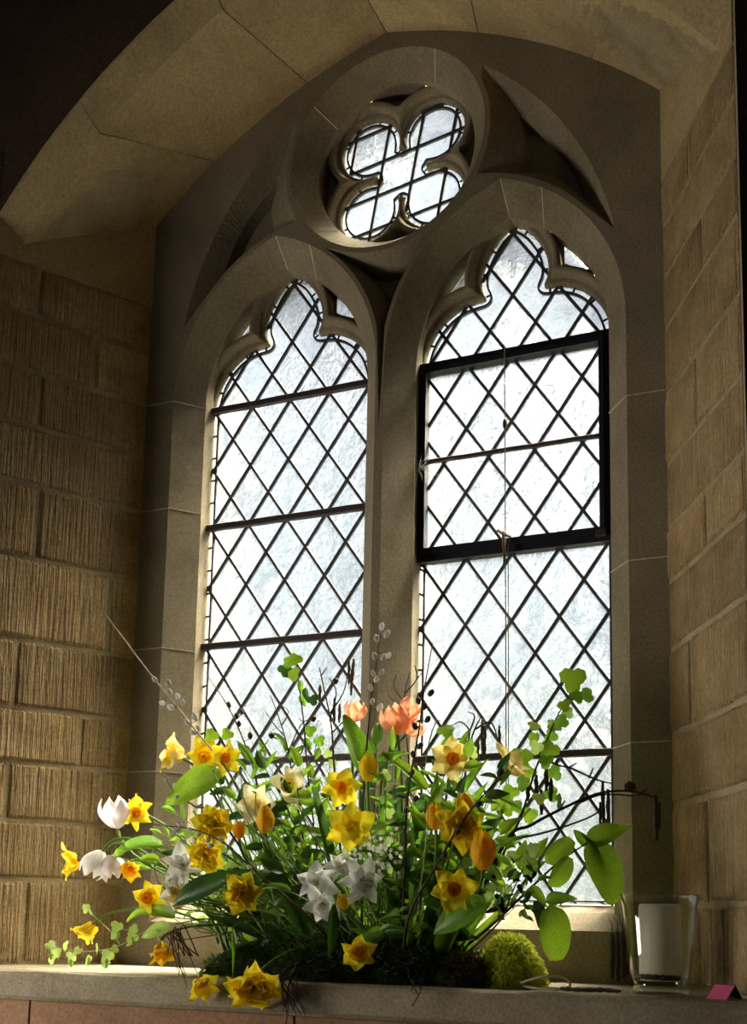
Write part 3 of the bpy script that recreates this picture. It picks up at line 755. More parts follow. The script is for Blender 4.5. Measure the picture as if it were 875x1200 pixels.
def lily(px, py, Y, face, diam, label, mat=None, tilt=38, group='white flowers in the arrangement', stem=True):
    p = at(px, py, Y); z = img(*face).normalized(); R = diam/2; b = default_base(p); d = thing('white_lily', b, label, 'lily', group)
    q = p-z*R*.3; H = frame_m(q, z) @ Matrix.Rotation(rp.uniform(0, 1), 4, 'Z')
    for k in range(6):
        put('petal', cmesh(rp.choice(LILY), mat or M_WHITE), None, d, H @ Matrix.Rotation(k*PI/3, 4, 'Z') @ Matrix.Rotation(-math.radians(tilt+rp.uniform(-18, 18)), 4, 'Y') @ Matrix.Diagonal((R*rp.uniform(.9, 1.25), R*1.15*(1.25 if k % 2 else 1.0), R*1.15, 1)))
    mb = MB()
    for k in range(5):
        a = 2*PI*k/5; mb.tube([H @ Vector((0, 0, 0)), H @ Vector((math.cos(a)*R*.16, math.sin(a)*R*.16, R*.55))], R*.02, R*.035, 4)
    mb.build('stamens', M_STEMP, d)
    MB().tube(stem_curve(b, q, -z, .3), .0024, .0024, 6).build('stem', M_STEMP, d, True)
    return d

# ------------------------------------------------------------------ flowers (photo pixel, depth, facing, size)
daffodil(212, 888, -.30, (-.75, .35, .45), .078, 'pale yellow daffodil half turned to the left reveal at the top of the arrangement', M_PALE, M_YEL, 'trumpet', 38)
daffodil(238, 888, -.28, (.3, .25, .9), .070, 'yellow daffodil squeezed between two others under the silver pussy willow twig', M_YEL, M_GOLD, 'cup', 25)
daffodil(262, 888, -.31, (.55, 0, .85), .066, 'daffodil with a deep orange cup beside the lower corner of the four-barred lancet', M_YEL, M_CUP, 'cup', 14, 20)
daffodil(163, 953, -.33, (-.45, .15, .9), .070, 'bright daffodil with an orange cup next to the blush white flower', M_YEL, M_CUP, 'cup', 6, 30)
daffodil(90, 1008, -.34, (-.95, -.2, .3), .066, 'side-on yellow daffodil reaching farthest towards the left reveal', M_YEL, M_GOLD, 'cup', 42)
daffodil(152, 1013, -.36, (.2, -.5, .8), .052, 'small golden daffodil nodding over a green leaf', M_GOLD, M_CUP, 'cup', 50)
daffodil(170, 1052, -.38, (.55, .1, .85), .062, 'cup-shaped yellow daffodil with orange centre above the dark pointed leaf', M_YEL, M_CUP, 'cup', 34)
daffodil(108, 1084, -.37, (-.5, -.75, .4), .058, 'drooping yellow daffodil just above the trailing ivy', M_YEL, M_GOLD, 'cup', 52)
daffodil(188, 1108, -.40, (.35, -.75, .5), .060, 'amber drooping daffodil above the sunlit ledge', M_GOLD, M_YEL, 'cup', 46)
daffodil(234, 1148, -.425, (.4, -.6, .7), .062, 'daffodil hanging over the ledge edge with an orange cup', M_YEL, M_CUP, 'cup', 44)
daffodil(250, 968, -.35, (.35, .25, .9), .082, 'big ruffled double daffodil with another directly under it', M_YEL, M_YEL, 'double', 10)
daffodil(244, 1000, -.37, (-.2, -.3, .9), .074, 'ruffled double daffodil tucked directly under another', M_YEL, M_YEL, 'double', 22)
daffodil(283, 1046, -.41, (.25, -.1, .95), .074, 'ruffled double daffodil alone above the dark moss', M_YEL, M_YEL, 'double', 14)
daffodil(298, 1150, -.44, (.1, -.55, .85), .098, 'largest double daffodil drooping over the ledge edge', M_YEL, M_YEL, 'double', 26)
daffodil(400, 923, -.33, (.05, .1, 1), .074, 'flat yellow daffodil with an orange cup beside the closed yellow tulip', M_YEL, M_CUP, 'cup', 4, 10)
daffodil(411, 970, -.38, (.1, -.1, 1), .096, 'all-yellow trumpet daffodil with a frilled trumpet and backswept petals', M_YEL, M_YEL, 'trumpet', -6, 25)
daffodil(530, 890, -.33, (0, .15, 1), .082, 'pale-petalled star daffodil with a ruffled orange cup under the coral tulips', M_PALE, M_CUP, 'cup', 2, 35)
daffodil(531, 1041, -.40, (.1, 0, 1), .078, 'yellow daffodil with an orange cup standing above the bright moss', M_YEL, M_CUP, 'cup', 10, 12)
daffodil(419, 1112, -.41, (.1, -.35, .95), .060, 'small low daffodil with an orange cup against the dark moss', M_YEL, M_CUP, 'cup', 30)
daffodil(540, 970, -.36, (.15, .25, .85), .086, 'yellow and white daffodil between the closed yellow tulips', M_YEL, M_CREAM, 'double', 10)
daffodil(591, 903, -.28, (.6, .65, .3), .076, 'pale daffodil seen from the side beside the currant branch', M_PALE, M_CREAM, 'trumpet', 40)
daffodil(335, 921, -.32, (.55, .2, .8), .072, 'cream daffodil with a yellow cup', M_CREAM, M_YEL, 'cup', 26)
daffodil(304, 943, -.33, (-.3, .1, .9), .074, 'second cream daffodil behind the golden bud', M_CREAM, M_CREAM, 'cup', 26)
daffodil(212, 1050, -.36, (-.2, .1, .9), .05, 'half hidden yellow daffodil beside the grey-white lilies', M_PALE, M_YEL, 'cup', 40)
tulip(432, 899, -.33, (.05, 1, .1), .050, 'closed yellow tulip standing above the flat daffodil', M_YEL)
tulip(509, 956, -.36, (-.1, 1, .1), .046, 'smaller closed golden tulip beside the yellow and white daffodil', M_GOLD)
tulip(546, 947, -.33, (-.25, 1, .1), .054, 'closed golden tulip leaning behind the yellow and white daffodil', M_GOLD)
tulip(566, 996, -.39, (0, 1, .1), .064, 'largest closed golden tulip above the bright moss', M_GOLD)
tulip(280, 972, -.36, (0, 1, .1), .034, 'tiny closed golden tulip bud beside the stacked double daffodils', M_GOLD)
tulip(311, 960, -.37, (0, 1, .1), .050, 'narrow closed golden bud below the cream daffodils', M_GOLD)
tulip(401, 1056, -.41, (-.3, .8, .4), .030, 'tiny yellow bud below the white lilies', M_YEL)
tulip(416, 832, -.27, (.1, 1, .15), .040, 'coral tulip standing alone before the mullion', M_CORAL, True)
tulip(463, 842, -.28, (-.15, 1, .2), .056, 'largest coral tulip with a green streaked base', M_CORAL, True)
tulip(480, 830, -.25, (.5, .8, .1), .042, 'open coral tulip leaning behind the largest one', M_CORAL, True)
tulip(486, 852, -.25, (.6, .5, .2), .036, 'small coral tulip half behind the pussy willow stem', M_CORAL, True)
FG = 'white freesias at the left of the arrangement'
tulip(134, 951, -.34, (-.1, 1, .15), .062, 'blush white freesia held upright beside the left reveal', M_BLUSH, True, 'white_freesia', FG)
tulip(112, 1014, -.35, (-.35, -.9, .25), .056, 'greenish white freesia hanging behind the side-on daffodil', M_WHITE, True, 'white_freesia', FG)
tulip(131, 1018, -.34, (.25, -.9, .25), .050, 'small blush freesia hanging next to the greenish one', M_BLUSH, True, 'white_freesia', FG)
lily(214, 1013, -.36, (-.1, .3, .9), .085, 'grey-white lily in the shade of the double daffodils', M_WHITE, 34)
lily(207, 1045, -.37, (-.2, -.1, .9), .075, 'lower grey-white lily in shade beside the cup-shaped daffodil', M_WHITE, 34)
lily(371, 1034, -.40, (-.25, .35, .9), .080, 'upper white lily near the middle of the arrangement', None, 30)
lily(378, 1060, -.42, (-.1, -.2, .95), .080, 'lower white lily above the dark moss', None, 32)
lily(424, 1032, -.40, (.3, .1, .9), .086, 'white lily under the small blossom cluster', None, 26)
lily(398, 1015, -.36, (.0, .6, .8), .060, 'small white lily behind two larger ones', None, 36)

# ------------------------------------------------------------------ leaves and branches
def along(pts, t):
    s = t*(len(pts)-1); i = min(int(s), len(pts)-2); return pts[i].lerp(pts[i+1], s-i), (pts[i+1]-pts[i]).normalized()
def px_path(P, per=6): return catmull([at(*q) for q in P], per)
def branch(name, label, cat, P, r0, r1, mat, group=None, from_moss=True, per=6):
    pts = [at(*q) for q in P]
    if from_moss: pts = [default_base(pts[0])]+pts
    pts = catmull(pts, per); d = thing(name, pts[0], label, cat, group)
    MB().tube(pts, r0, r1, 6).build('stem', mat, d, True); return d, pts
def pixel_leaf(d, a, b, Y, kind, mat, face=(0, .25, 1), Yb=None):
    """leaf from pixel a (stalk) to pixel b (tip)"""
    p, q = at(*a, Y), at(*b, Yb if Yb is not None else Y-.01)
    return leafput(d, p, q-p, img(*face), (q-p).length*1.03, kind, mat)
# broad-leaved branch on the right
d, pts = branch('broad_leaf_branch', 'branch of broad oval leaves beside the candle glass', 'leaf branch', [(575, 1085, -.28), (620, 1042, -.29), (655, 1010, -.27), (692, 985, -.24)], .0032, .0014, M_TWIG)
for a, b, Y, kd, m_, fc in (((645, 1060), (656, 1122), -.31, 'round', M_LEAFB, (.1, .2, 1)), ((690, 985), (728, 1048), -.25, 'round', M_LEAFB, (.3, .3, 1)), ((688, 988), (733, 964), -.24, 'ovate', M_LEAFB, (0, .5, 1)),
        ((640, 1012), (668, 985), -.27, 'round', M_LEAFB, (-.2, .2, 1)), ((645, 1040), (668, 1008), -.28, 'round', M_LEAFB, (.4, .2, 1)), ((607, 1015), (616, 985), -.29, 'ovate', M_LEAFB, (-.2, .3, 1)), ((622, 1005), (640, 985), -.28, 'ovate', M_LEAFB, (.3, .5, 1)),
        ((612, 1025), (634, 1010), -.30, 'ovate', M_LEAFM, (0, .4, 1)), ((640, 1056), (672, 1050), -.29, 'ovate', M_LEAFM, (0, .6, 1)), ((620, 1040), (640, 1058), -.30, 'ovate', M_LEAFB, (.2, .3, 1)), ((628, 1055), (634, 1085), -.30, 'ovate', M_LEAFD, (.3, .2, 1)),
        ((690, 992), (672, 972), -.24, 'ovate', M_LEAFM, (-.4, .4, 1)), ((700, 1000), (688, 975), -.25, 'lance', M_LEAFM, (.4, .2, 1)), ((690, 990), (704, 1025), -.24, 'ovate', M_LEAFM, (-.5, .1, 1)), ((640, 1075), (618, 1060), -.30, 'ovate', M_LEAFM, (.1, .4, 1))):
    pixel_leaf(d, a, b, Y, kd, m_, fc)
# flowering currant
d, pts = branch('flowering_currant_branch', 'upright flowering currant branch with lobed leaves before the casement lancet', 'currant branch', [(600, 980, -.25), (628, 900, -.22), (655, 835, -.20), (678, 797, -.19)], .0030, .0012, M_TWIG)
for x, y, s, m_ in ((671, 797, 26, M_LEAFB), (686, 814, 17, M_LEAFM), (661, 826, 13, M_LEAFB), (676, 816, 14, M_LEAFM), (649, 850, 16, M_LEAFB), (658, 845, 14, M_LEAFM), (626, 866, 15, M_LEAFB), (643, 878, 20, M_LEAFB), (612, 886, 22, M_LEAFB), (640, 893, 15, M_LEAFM), (628, 876, 14, M_IVY), (646, 862, 14, M_LEAFM), (600, 900, 18, M_LEAFB), (620, 905, 14, M_LEAFB), (650, 905, 16, M_LEAFM), (612, 918, 15, M_LEAFM), (598, 928, 17, M_LEAFB), (645, 930, 17, M_LEAFM), (626, 850, 13, M_LEAFB), (665, 835, 12, M_IVY), (632, 935, 14, M_IVY), (620, 955, 16, M_LEAFB), (605, 945, 15, M_LEAFM), (592, 950, 14, M_LEAFB)):
    p = at(x, y, -.21+rp.uniform(-.03, .02)); L = s/520; dd = img(rp.uniform(-1, 1), rp.uniform(-.8, .6), rp.uniform(0, .5)).normalized()
    leafput(d, p-dd*L*.4, dd, img(rp.uniform(-.4, .4), rp.uniform(-.2, .5), 1), L*1.1, 'lobed', m_)
def catkin(parent, top, L, r, mat, name='catkin', dirn=Vector((0, 0, -1)), n=9):
    mb = MB(); pts = []; rr_ = random.Random(rp.random())
    for i in range(n+1):
        t = i/n; pts.append(Vector(top)+dirn*L*t+Vector((rr_.uniform(-1, 1), rr_.uniform(-1, 1), 0))*r*.25*(0 < t < 1)+Vector((0, 0, 0)))
    mb.tube(pts, lambda t: r*(.35+.65*math.sin(PI*min(1, t*.9+.08))**.5)*(1+.16*math.sin(t*40)), None, 7)
    return mb.build(name, mat, parent, True)
for x, y, L in ((628, 908, .05), (640, 900, .045), (618, 915, .04), (634, 925, .05), (645, 912, .045), (655, 930, .035)): catkin(d, at(x, y, -.21), L, .0045, rp.choice((M_CATH, M_IVY, M_CATH)), 'flower_cluster')
# bare twigs with catkins on the right
d, pts = branch('alder_twig', 'bare alder twig with a cone and catkins reaching across the right jamb', 'twig', [(590, 990, -.27), (622, 967, -.26), (662, 946, -.24), (700, 930, -.22), (737, 927, -.20), (766, 934, -.19)], .0042, .0019, M_TWIG)
for q in ([(600, 984, -.27), (640, 975, -.26), (680, 962, -.25), (700, 952, -.24), (704, 944, -.24)], [(678, 941, -.23), (700, 932, -.22), (720, 931, -.21), (742, 933, -.2)], [(645, 893, -.21), (664, 899, -.21), (676, 894, -.21)], [(664, 898, -.21), (684, 907, -.21), (700, 914, -.21), (716, 918, -.21)], [(690, 912, -.21), (695, 900, -.21)], [(655, 950, -.24), (662, 938, -.24)], [(748, 932, -.2), (758, 923, -.2)]):
    MB().tube(px_path(q, 4), .0024, .0013, 5).build('side_twig', M_TWIG, d)
for x, y, L, r in ((706, 916, .085, .0040), (712, 925, .10, .0042), (703, 940, .08, .003), (768, 932, .085, .0048), (772, 940, .05, .004)): catkin(d, at(x, y, -.205), L, r, M_TWIG if x > 750 else M_CATH)
mb = MB()
for k in range(26):
    a = k*2.4; z_ = -1+2*(k+.5)/26; rr = math.sqrt(1-z_*z_); c_ = at(738, 922, -.2); u_ = Vector((rr*math.cos(a), rr*math.sin(a), z_)); p = c_+u_*.008
    w_ = u_.orthogonal().normalized()*.0035; b_ = u_.cross(w_); mb.add([p-w_-b_, p+w_-b_, p+u_*.003+w_*.4+b_, p+u_*.003-w_*.4+b_, c_], [(0, 1, 2, 3), (0, 1, 4), (2, 3, 4), (1, 2, 4), (3, 0, 4)])
mb.build('cone', M_TWIG, d)
# pussy willow
def willow(label, P, buds, mat, size=.011, twig=None, r0=.0030, Yo=0):
    d, pts = branch('pussy_willow', label, 'pussy willow', P, r0, .0010, twig or M_TWIG, 'pussy willow stems')
    ell = []
    for x, y in buds:
        best = min(pts, key=lambda p: (p-at(x, y, p.y)).length); p = at(x, y, best.y-.004); i = pts.index(best)
        tdir = (pts[min(i+1, len(pts)-1)]-pts[max(i-1, 0)]).normalized(); out = p-best
        ax = (tdir+(out.normalized()*.5 if out.length > 1e-5 else Vector())).normalized(); L = size*rp.uniform(.85, 1.2)
        a = p-ax*L*.5; n_ = 7
        mb = MB(); mb.tube([a+ax*L*i_/n_ for i_ in range(n_+1)], lambda t: L*.36*math.sin(PI*(t*.93+.035))**.6, None, 8); c = mb.build('catkin', mat, d, True)
        if out.length > .004:
            mb = MB(); mb.tube([best, a+ax*.001], .0009, .0009, 4); mb.build('bud_stalk', twig or M_TWIG, c)
    return d
willow('long pale pussy willow wand crossing the left reveal', [(300, 965, -.30), (268, 905, -.31), (231, 858, -.33), (181, 796, -.35), (140, 742, -.36), (112, 705, -.37)], [(181, 796), (197, 800), (198, 811), (190, 824), (200, 829), (208, 816), (214, 823), (219, 846), (228, 840), (232, 853), (226, 858)], M_CATK, .016, M_TWIGR)
willow('pussy willow stem with silver catkins standing before the mullion', [(424, 985, -.28), (428, 900, -.28), (434, 830, -.28), (441, 780, -.28), (447, 732, -.28)], [(447, 734), (453, 743), (441, 748), (455, 768), (439, 769), (449, 770), (437, 789), (441, 796), (447, 788), (434, 806), (445, 829), (436, 822)], M_CATK, .0165)
willow('dark backlit pussy willow stem beside the coral tulips', [(474, 1010, -.33), (478, 930, -.33), (490, 860, -.33), (497, 808, -.32), (507, 752, -.31)], [(490, 821), (505, 812), (486, 851), (501, 843), (492, 874), (484, 884), (496, 896), (487, 936), (497, 828), (483, 905)], M_CATD, .014)  # backlit silhouette put into the dark catkin colour
willow('thin willow twig with dark buds before the four-barred lancet', [(315, 985, -.26), (298, 905, -.25), (283, 862, -.24), (266, 826, -.23), (243, 792, -.22)], [(283, 834), (268, 826), (277, 839), (293, 862), (280, 848), (302, 884), (290, 878)], M_CATD, .014)
willow('horizontal pussy willow stem with silver and brown buds among the double daffodils', [(345, 1060, -.37), (300, 1022, -.40), (262, 988, -.41), (226, 972, -.40), (178, 966, -.39)], [(195, 968), (206, 974), (222, 972), (233, 978), (243, 985), (259, 984), (247, 991), (210, 966), (292, 1016)], M_CATK, .012)
willow('pussy willow stem leaning from the moss to the pale side-on daffodil', [(480, 1070, -.40), (508, 1020, -.41), (540, 965, -.40), (572, 925, -.38), (588, 912, -.36)], [(535, 975), (586, 905), (560, 942), (520, 1003)], M_CATD, .016)
willow('short pussy willow sprig with curled silver catkins beside the left jamb', [(262, 965, -.33), (228, 945, -.34), (205, 928, -.34), (194, 912, -.34)], [(195, 914), (205, 921), (201, 929), (207, 934)], M_CATK, .011)
d, pts = branch('dry_twig', 'dry forked twig before the mullion above the coral tulips', 'twig', [(478, 930, -.24), (476, 860, -.23), (474, 815, -.22), (480, 788, -.22)], .0022, .0010, M_TWIG)
for q in ([(475, 825, -.22), (462, 806, -.22), (464, 790, -.22)], [(475, 812, -.22), (488, 796, -.22), (486, 780, -.22)], [(474, 835, -.22), (455, 815, -.22)], [(488, 796, -.22), (496, 786, -.22)]): MB().tube(px_path(q, 4), .0016, .0009, 5).build('side_twig', M_TWIG, d)
# alder and hazel twigs before the left light
d, pts = branch('hazel_twig', 'dark hazel twig with cones and hanging catkins before the four-barred lancet', 'twig', [(392, 905, -.24), (388, 850, -.23), (378, 800, -.22), (374, 782, -.22)], .0028, .0012, M_TWIG)
for q in ([(386, 845, -.23), (394, 812, -.22), (386, 795, -.22)], [(385, 838, -.23), (402, 812, -.22), (408, 785, -.22)], [(388, 860, -.23), (402, 846, -.22), (418, 838, -.22)], [(376, 792, -.22), (383, 782, -.22)]): MB().tube(px_path(q, 4), .0018, .0010, 5).build('side_twig', M_TWIG, d)
for x, y, L in ((375, 803, .035), (392, 818, .055), (409, 775, .05), (412, 785, .055), (398, 825, .04), (414, 772, .045)): catkin(d, at(x, y, -.22), L, .0035, M_CATH)
for x, y in ((393, 798), (367, 842), (318, 862)):
    p = at(x, y, -.22); mb = MB(); mb.tube([p+Vector((0, 0, -.007+.014*i/6)) for i in range(7)], lambda t: .0068*math.sin(PI*(t*.9+.05))**.6*(1+.12*math.sin(t*30)), None, 8); mb.build('cone', M_TWIG, d, True)
d, pts = branch('twiggy_birch_branch', 'thin branching twig with tiny buds behind the cream daffodils', 'twig', [(345, 925, -.24), (338, 880, -.23), (328, 845, -.22), (317, 815, -.22)], .0024, .0010, M_TWIG)
for q in ([(338, 880, -.23), (352, 850, -.22), (364, 842, -.22)], [(333, 862, -.23), (322, 850, -.22), (312, 835, -.22)], [(342, 900, -.23), (356, 875, -.22), (357, 850, -.22), (350, 842, -.22)], [(330, 850, -.22), (338, 835, -.22), (332, 828, -.22)], [(325, 866, -.22), (316, 862, -.22)], [(348, 910, -.23), (366, 890, -.22), (372, 860, -.22)]): MB().tube(px_path(q, 4), .0017, .0009, 5).build('side_twig', M_TWIG, d)
d, pts = branch('contorted_hazel_twig', 'curled hazel twig with hanging catkins before the lower casement lancet', 'twig', [(540, 935, -.24), (545, 890, -.23), (556, 855, -.22), (565, 838, -.21)], .0030, .0013, M_TWIG)
for q in ([(545, 885, -.23), (550, 858, -.22), (540, 846, -.22), (530, 850, -.22)], [(556, 855, -.22), (574, 846, -.22), (582, 862, -.22), (585, 876, -.22)], [(550, 870, -.22), (536, 866, -.22), (522, 880, -.22)], [(548, 862, -.22), (556, 840, -.22), (548, 834, -.22)]): MB().tube(px_path(q, 4), .0022, .0011, 5).build('side_twig', M_TWIG, d)
for x, y, L in ((565, 842, .075), (585, 850, .06), (568, 850, .07), (560, 865, .06)): catkin(d, at(x, y, -.22), L, .0032, M_CATH)
d, pts = branch('maple_sprig', 'sprig of drooping young green leaves before the four-barred lancet', 'leaf sprig', [(362, 920, -.24), (356, 850, -.23), (350, 800, -.22), (345, 772, -.22)], .0022, .0011, M_TWIG)
for x, y, s, m_ in ((346, 772, 16, M_LEAFB), (338, 776, 14, M_LEAFM), (343, 790, 17, M_LEAFB), (334, 785, 16, M_LEAFD), (352, 803, 14, M_LEAFM), (358, 812, 16, M_LEAFD), (354, 820, 14, M_LEAFM), (366, 820, 13, M_LEAFD), (363, 856, 14, M_LEAFM), (374, 868, 13, M_LEAFM), (360, 870, 15, M_LEAFM), (372, 882, 14, M_LEAFM)):
    p = at(x, y, -.225); L = s/540; dd = img(rp.uniform(-.6, .6), -1, rp.uniform(0, .5)).normalized(); leafput(d, p-dd*L*.4, dd, img(rp.uniform(-.6, .6), .1, 1), L*1.1, rp.choice(('lobed', 'ovate')), m_)
# trailing ivy towards the left reveal
d, pts = branch('trailing_ivy', 'trailing ivy with small pale green leaves over the sunlit end of the ledge', 'ivy', [(225, 1085, -.36), (185, 1085, -.37), (140, 1108, -.385), (100, 1115, -.39), (62, 1110, -.39)], .0016, .0007, M_STEMP)
for x, y, s in ((60, 1108, 17), (66, 1116, 14), (76, 1108, 15), (84, 1122, 18), (90, 1114, 14), (103, 1124, 15), (113, 1110, 14), (126, 1120, 19), (124, 1129, 13), (134, 1112, 13), (100, 1064, 15), (106, 1068, 13), (137, 1086, 18), (134, 1095, 14), (155, 1098, 17), (157, 1088, 13), (60, 1125, 13), (152, 1105, 12), (182, 1092, 24)):
    p = at(x, y, -.385); L = s/700; dd = img(rp.uniform(-.8, .8), rp.uniform(-1, .2), rp.uniform(.1, .6)).normalized(); lf = leafput(d, p-dd*L*.4, dd, img(rp.uniform(-1, 1), rp.uniform(-.2, .8), .8), L*1.1, 'lobed', M_IVY)
for x, y in ((60, 1116), (84, 1124), (104, 1122), (125, 1124), (156, 1098), (138, 1092)): catkin(d, at(x, y, -.388), .016, .0035, M_IVY, 'flower_cluster')
for q in ([(140, 1106, -.385), (128, 1090, -.385), (104, 1068, -.385)], [(160, 1092, -.38), (140, 1088, -.385)]): MB().tube(px_path(q, 4), .0011, .0006, 5).build('side_stem', M_STEMP, d)
# single leaves that stand out
for nm, lab, a, b, Y, kd, m_, fc in (
    ('broad_leaf', 'broad bright leaf below the pale half-turned daffodil', (258, 905), (194, 941), -.34, 'ovate', M_LEAFB, (.2, .5, 1)),
    ('pointed_leaf', 'dark pointed leaf under the blush white flower', (190, 992), (100, 985), -.36, 'lance', M_LEAFM, (0, .8, 1)),
    ('pointed_leaf', 'dark pointed leaf below the cup-shaped daffodil', (205, 1060), (290, 1018), -.40, 'lance', M_LEAFD, (0, .6, 1)),
    ('pointed_leaf', 'pale green leaf curling under the cup-shaped daffodil', (205, 1075), (133, 1052), -.39, 'lance', M_LEAFB, (.2, .7, 1)),
    ('broad_leaf', 'light green leaf above the amber drooping daffodil', (200, 1085), (166, 1098), -.39, 'ovate', M_IVY, (0, .6, 1)),
    ('tulip_leaf', 'upright folded tulip leaf beside the lone coral tulip', (425, 905), (405, 838), -.29, 'ovate', M_LEAFM, (.7, .2, 1)),
    ('tulip_leaf', 'horizontal bright tulip leaf under the coral tulips', (500, 925), (448, 880), -.31, 'lance', M_LEAFB, (.2, .7, 1)),
    ('tulip_leaf', 'long grey-green tulip leaf arching above the white lilies', (340, 1045), (290, 1025), -.41, 'lance', M_LEAFM, (0, .9, .6)),
    ('tulip_leaf', 'broad tulip leaf reaching from the moss above the bright clump', (570, 1060), (500, 1088), -.39, 'ovate', M_LEAFM, (.2, .8, 1)),
    ('tulip_leaf', 'narrow dark leaf hanging below the white lilies', (392, 1060), (388, 1122), -.43, 'lance', M_LEAFD, (.2, .1, 1)),
    ('pointed_leaf', 'green leaf hanging beside the large drooping daffodil', (273, 1090), (275, 1142), -.43, 'strap', M_LEAFM, (.3, .1, 1)),
    ('ivy_leaf', 'single lit ivy leaf beside the star daffodil', (520, 850), (528, 866), -.26, 'lobed', M_LEAFB, (.1, .4, 1)),
    ('ivy_leaf', 'single lit ivy leaf above the orange-cupped daffodil at the lancet corner', (250, 868), (244, 852), -.27, 'lobed', M_LEAFB, (.1, .4, 1)),
    ('ivy_leaf', 'paired lit ivy leaf at the lancet corner', (268, 866), (262, 852), -.27, 'lobed', M_LEAFB, (-.2, .4, 1))):
    p, q = at(*a, Y), at(*b, Y-.01); bs = default_base(p); d = thing(nm, bs, lab, 'leaf', 'single leaves in the arrangement')
    leafput(d, p, q-p, img(*fc), (q-p).length*1.03, kd, m_)
    MB().tube(stem_curve(bs, p, (p-q).normalized(), .2), .0018, .0012, 5).build('stem', M_STEM, d, True)
# filling greenery: stems with leaves
def inside_px(x, y):
    return ((x-400)/235)**2+((y-1010)/105)**2 < 1 or ((x-470)/130)**2+((y-930)/75)**2 < 1 or ((x-330)/90)**2+((y-950)/70)**2 < 1
def sprig(px, py, Y, kind, mat, L, n, label, group, r=.0013):
    p = at(px, py, Y); b = default_base(p); out = Vector((p.x-b.x, p.y-b.y, 0))
    c1 = b+Vector((0, 0, 1))*(p-b).length*.5; pts = [b*(1-t)**2+c1*2*t*(1-t)+p*t*t for t in [i/9 for i in range(10)]]
    d = thing('leafy_sprig', b, label, 'sprig', group)
    MB().tube(pts, r, r*.6, 5).build('stem', M_STEM if mat is not M_LEAFD else M_TWIG, d, True)
    for k in range(n):
        t = .38+.62*(k+.5)/n; q, td = along(pts, t); sd_ = 1 if k % 2 else -1
        side = td.cross(-FW).normalized()*sd_; dd = (td*.6+side+img(rp.uniform(-.3, .3), rp.uniform(-.5, .3), rp.uniform(-.2, .7))).normalized()
        leafput(d, q, dd, img(rp.uniform(-.7, .7), rp.uniform(.1, .9), .8), L*rp.uniform(.7, 1.15), kind, mat)
    leafput(d, pts[-1], (pts[-1]-pts[-2]), img(rp.uniform(-.4, .4), .5, .8), L, kind, mat)
cnt = 0
while cnt < 140:
    x, y = rp.uniform(150, 650), rp.uniform(870, 1110)
    if not inside_px(x, y): continue
    cnt += 1
    k = rp.random(); Y = rp.uniform(-.36, -.16)
    if k < .38: sprig(x, y, Y, 'lance', M_LEAFM, rp.uniform(.045, .075), 6, 'sprig of narrow mid-green leaves among the flowers', 'narrow-leaved sprigs in the arrangement')
    elif k < .66: sprig(x, y, Y, 'ovate', M_LEAFD, rp.uniform(.035, .055), 7, 'sprig of dark oval leaves among the flowers', 'dark-leaved sprigs in the arrangement')
    elif k < .86: sprig(x, y, Y, 'ovate', M_LEAFB, rp.uniform(.028, .05), 6, 'sprig of light green oval leaves among the flowers', 'light-leaved sprigs in the arrangement')
    else: sprig(x, y, Y, 'lobed', M_IVY, rp.uniform(.018, .03), 8, 'sprig of small pale ivy leaves among the flowers', 'pale ivy sprigs in the arrangement', .001)
for k in range(26):
    x, y = rp.uniform(210, 620), rp.uniform(930, 1080); Y = rp.uniform(-.38, -.2)
    p = at(x, y, Y); b = default_base(p); d = thing('strap_leaf', b, 'long narrow strap leaf rising among the stems', 'leaf', 'strap leaves in the arrangement')
    leafput(d, b, p-b, img(rp.uniform(-.6, .6), .3, .8), (p-b).length*1.05, 'strap', rp.choice((M_LEAFM, M_LEAFM, M_LEAFB, M_LEAFD)))
for k in range(44):
    x, y = rp.choice(((rp.uniform(175, 400), rp.uniform(960, 1095)), (rp.uniform(230, 600), rp.uniform(900, 1060)))); Y = rp.uniform(-.42, -.25)
    p = at(x, y, Y); b = base_pt(p.x*.4+.1); m_ = rp.choice((M_STEM, M_STEMP, M_STEM, M_TWIG)); d = thing('thin_stem', b, 'thin bare stalk crossing among the flower stems', 'stem', 'thin stalks in the arrangement')
    MB().tube(stem_curve(b, p, Vector((rp.uniform(-.5, .5), .3, -1)).normalized(), .35, 9), .0019, .0010, 5).build('stalk', m_, d, True)
    pe = p+img(rp.uniform(-.01, .01), .004, 0); MB().tube([p, p.lerp(pe, .5), pe], .0022, .0012, 5).build('bud', m_, d, True)
# dark twiggy shrub with small leaves near the bright moss
d, pts = branch('bay_sprig', 'dark twiggy sprig with small blackish leaves above the bright moss', 'sprig', [(585, 1080, -.39), (598, 1050, -.40), (612, 1020, -.40)], .002, .001, M_TWIG)
for k in range(46):
    p = at(rp.uniform(572, 632), rp.uniform(1012, 1075), -.40+rp.uniform(-.03, .03)); dd = img(rp.uniform(-1, 1), rp.uniform(-1, 1), rp.uniform(-.3, .8)).normalized()
    leafput(d, p, dd, img(rp.uniform(-1, 1), .4, .6), rp.uniform(.012, .026), 'ovate', rp.choice((M_LEAFD, M_BLACK, M_LEAFM)))
for k in range(8):
    MB().tube([pts[rp.randrange(4, len(pts))], at(rp.uniform(575, 630), rp.uniform(1015, 1070), -.40)], .0009, .0006, 4).build('side_twig', M_TWIG, d)
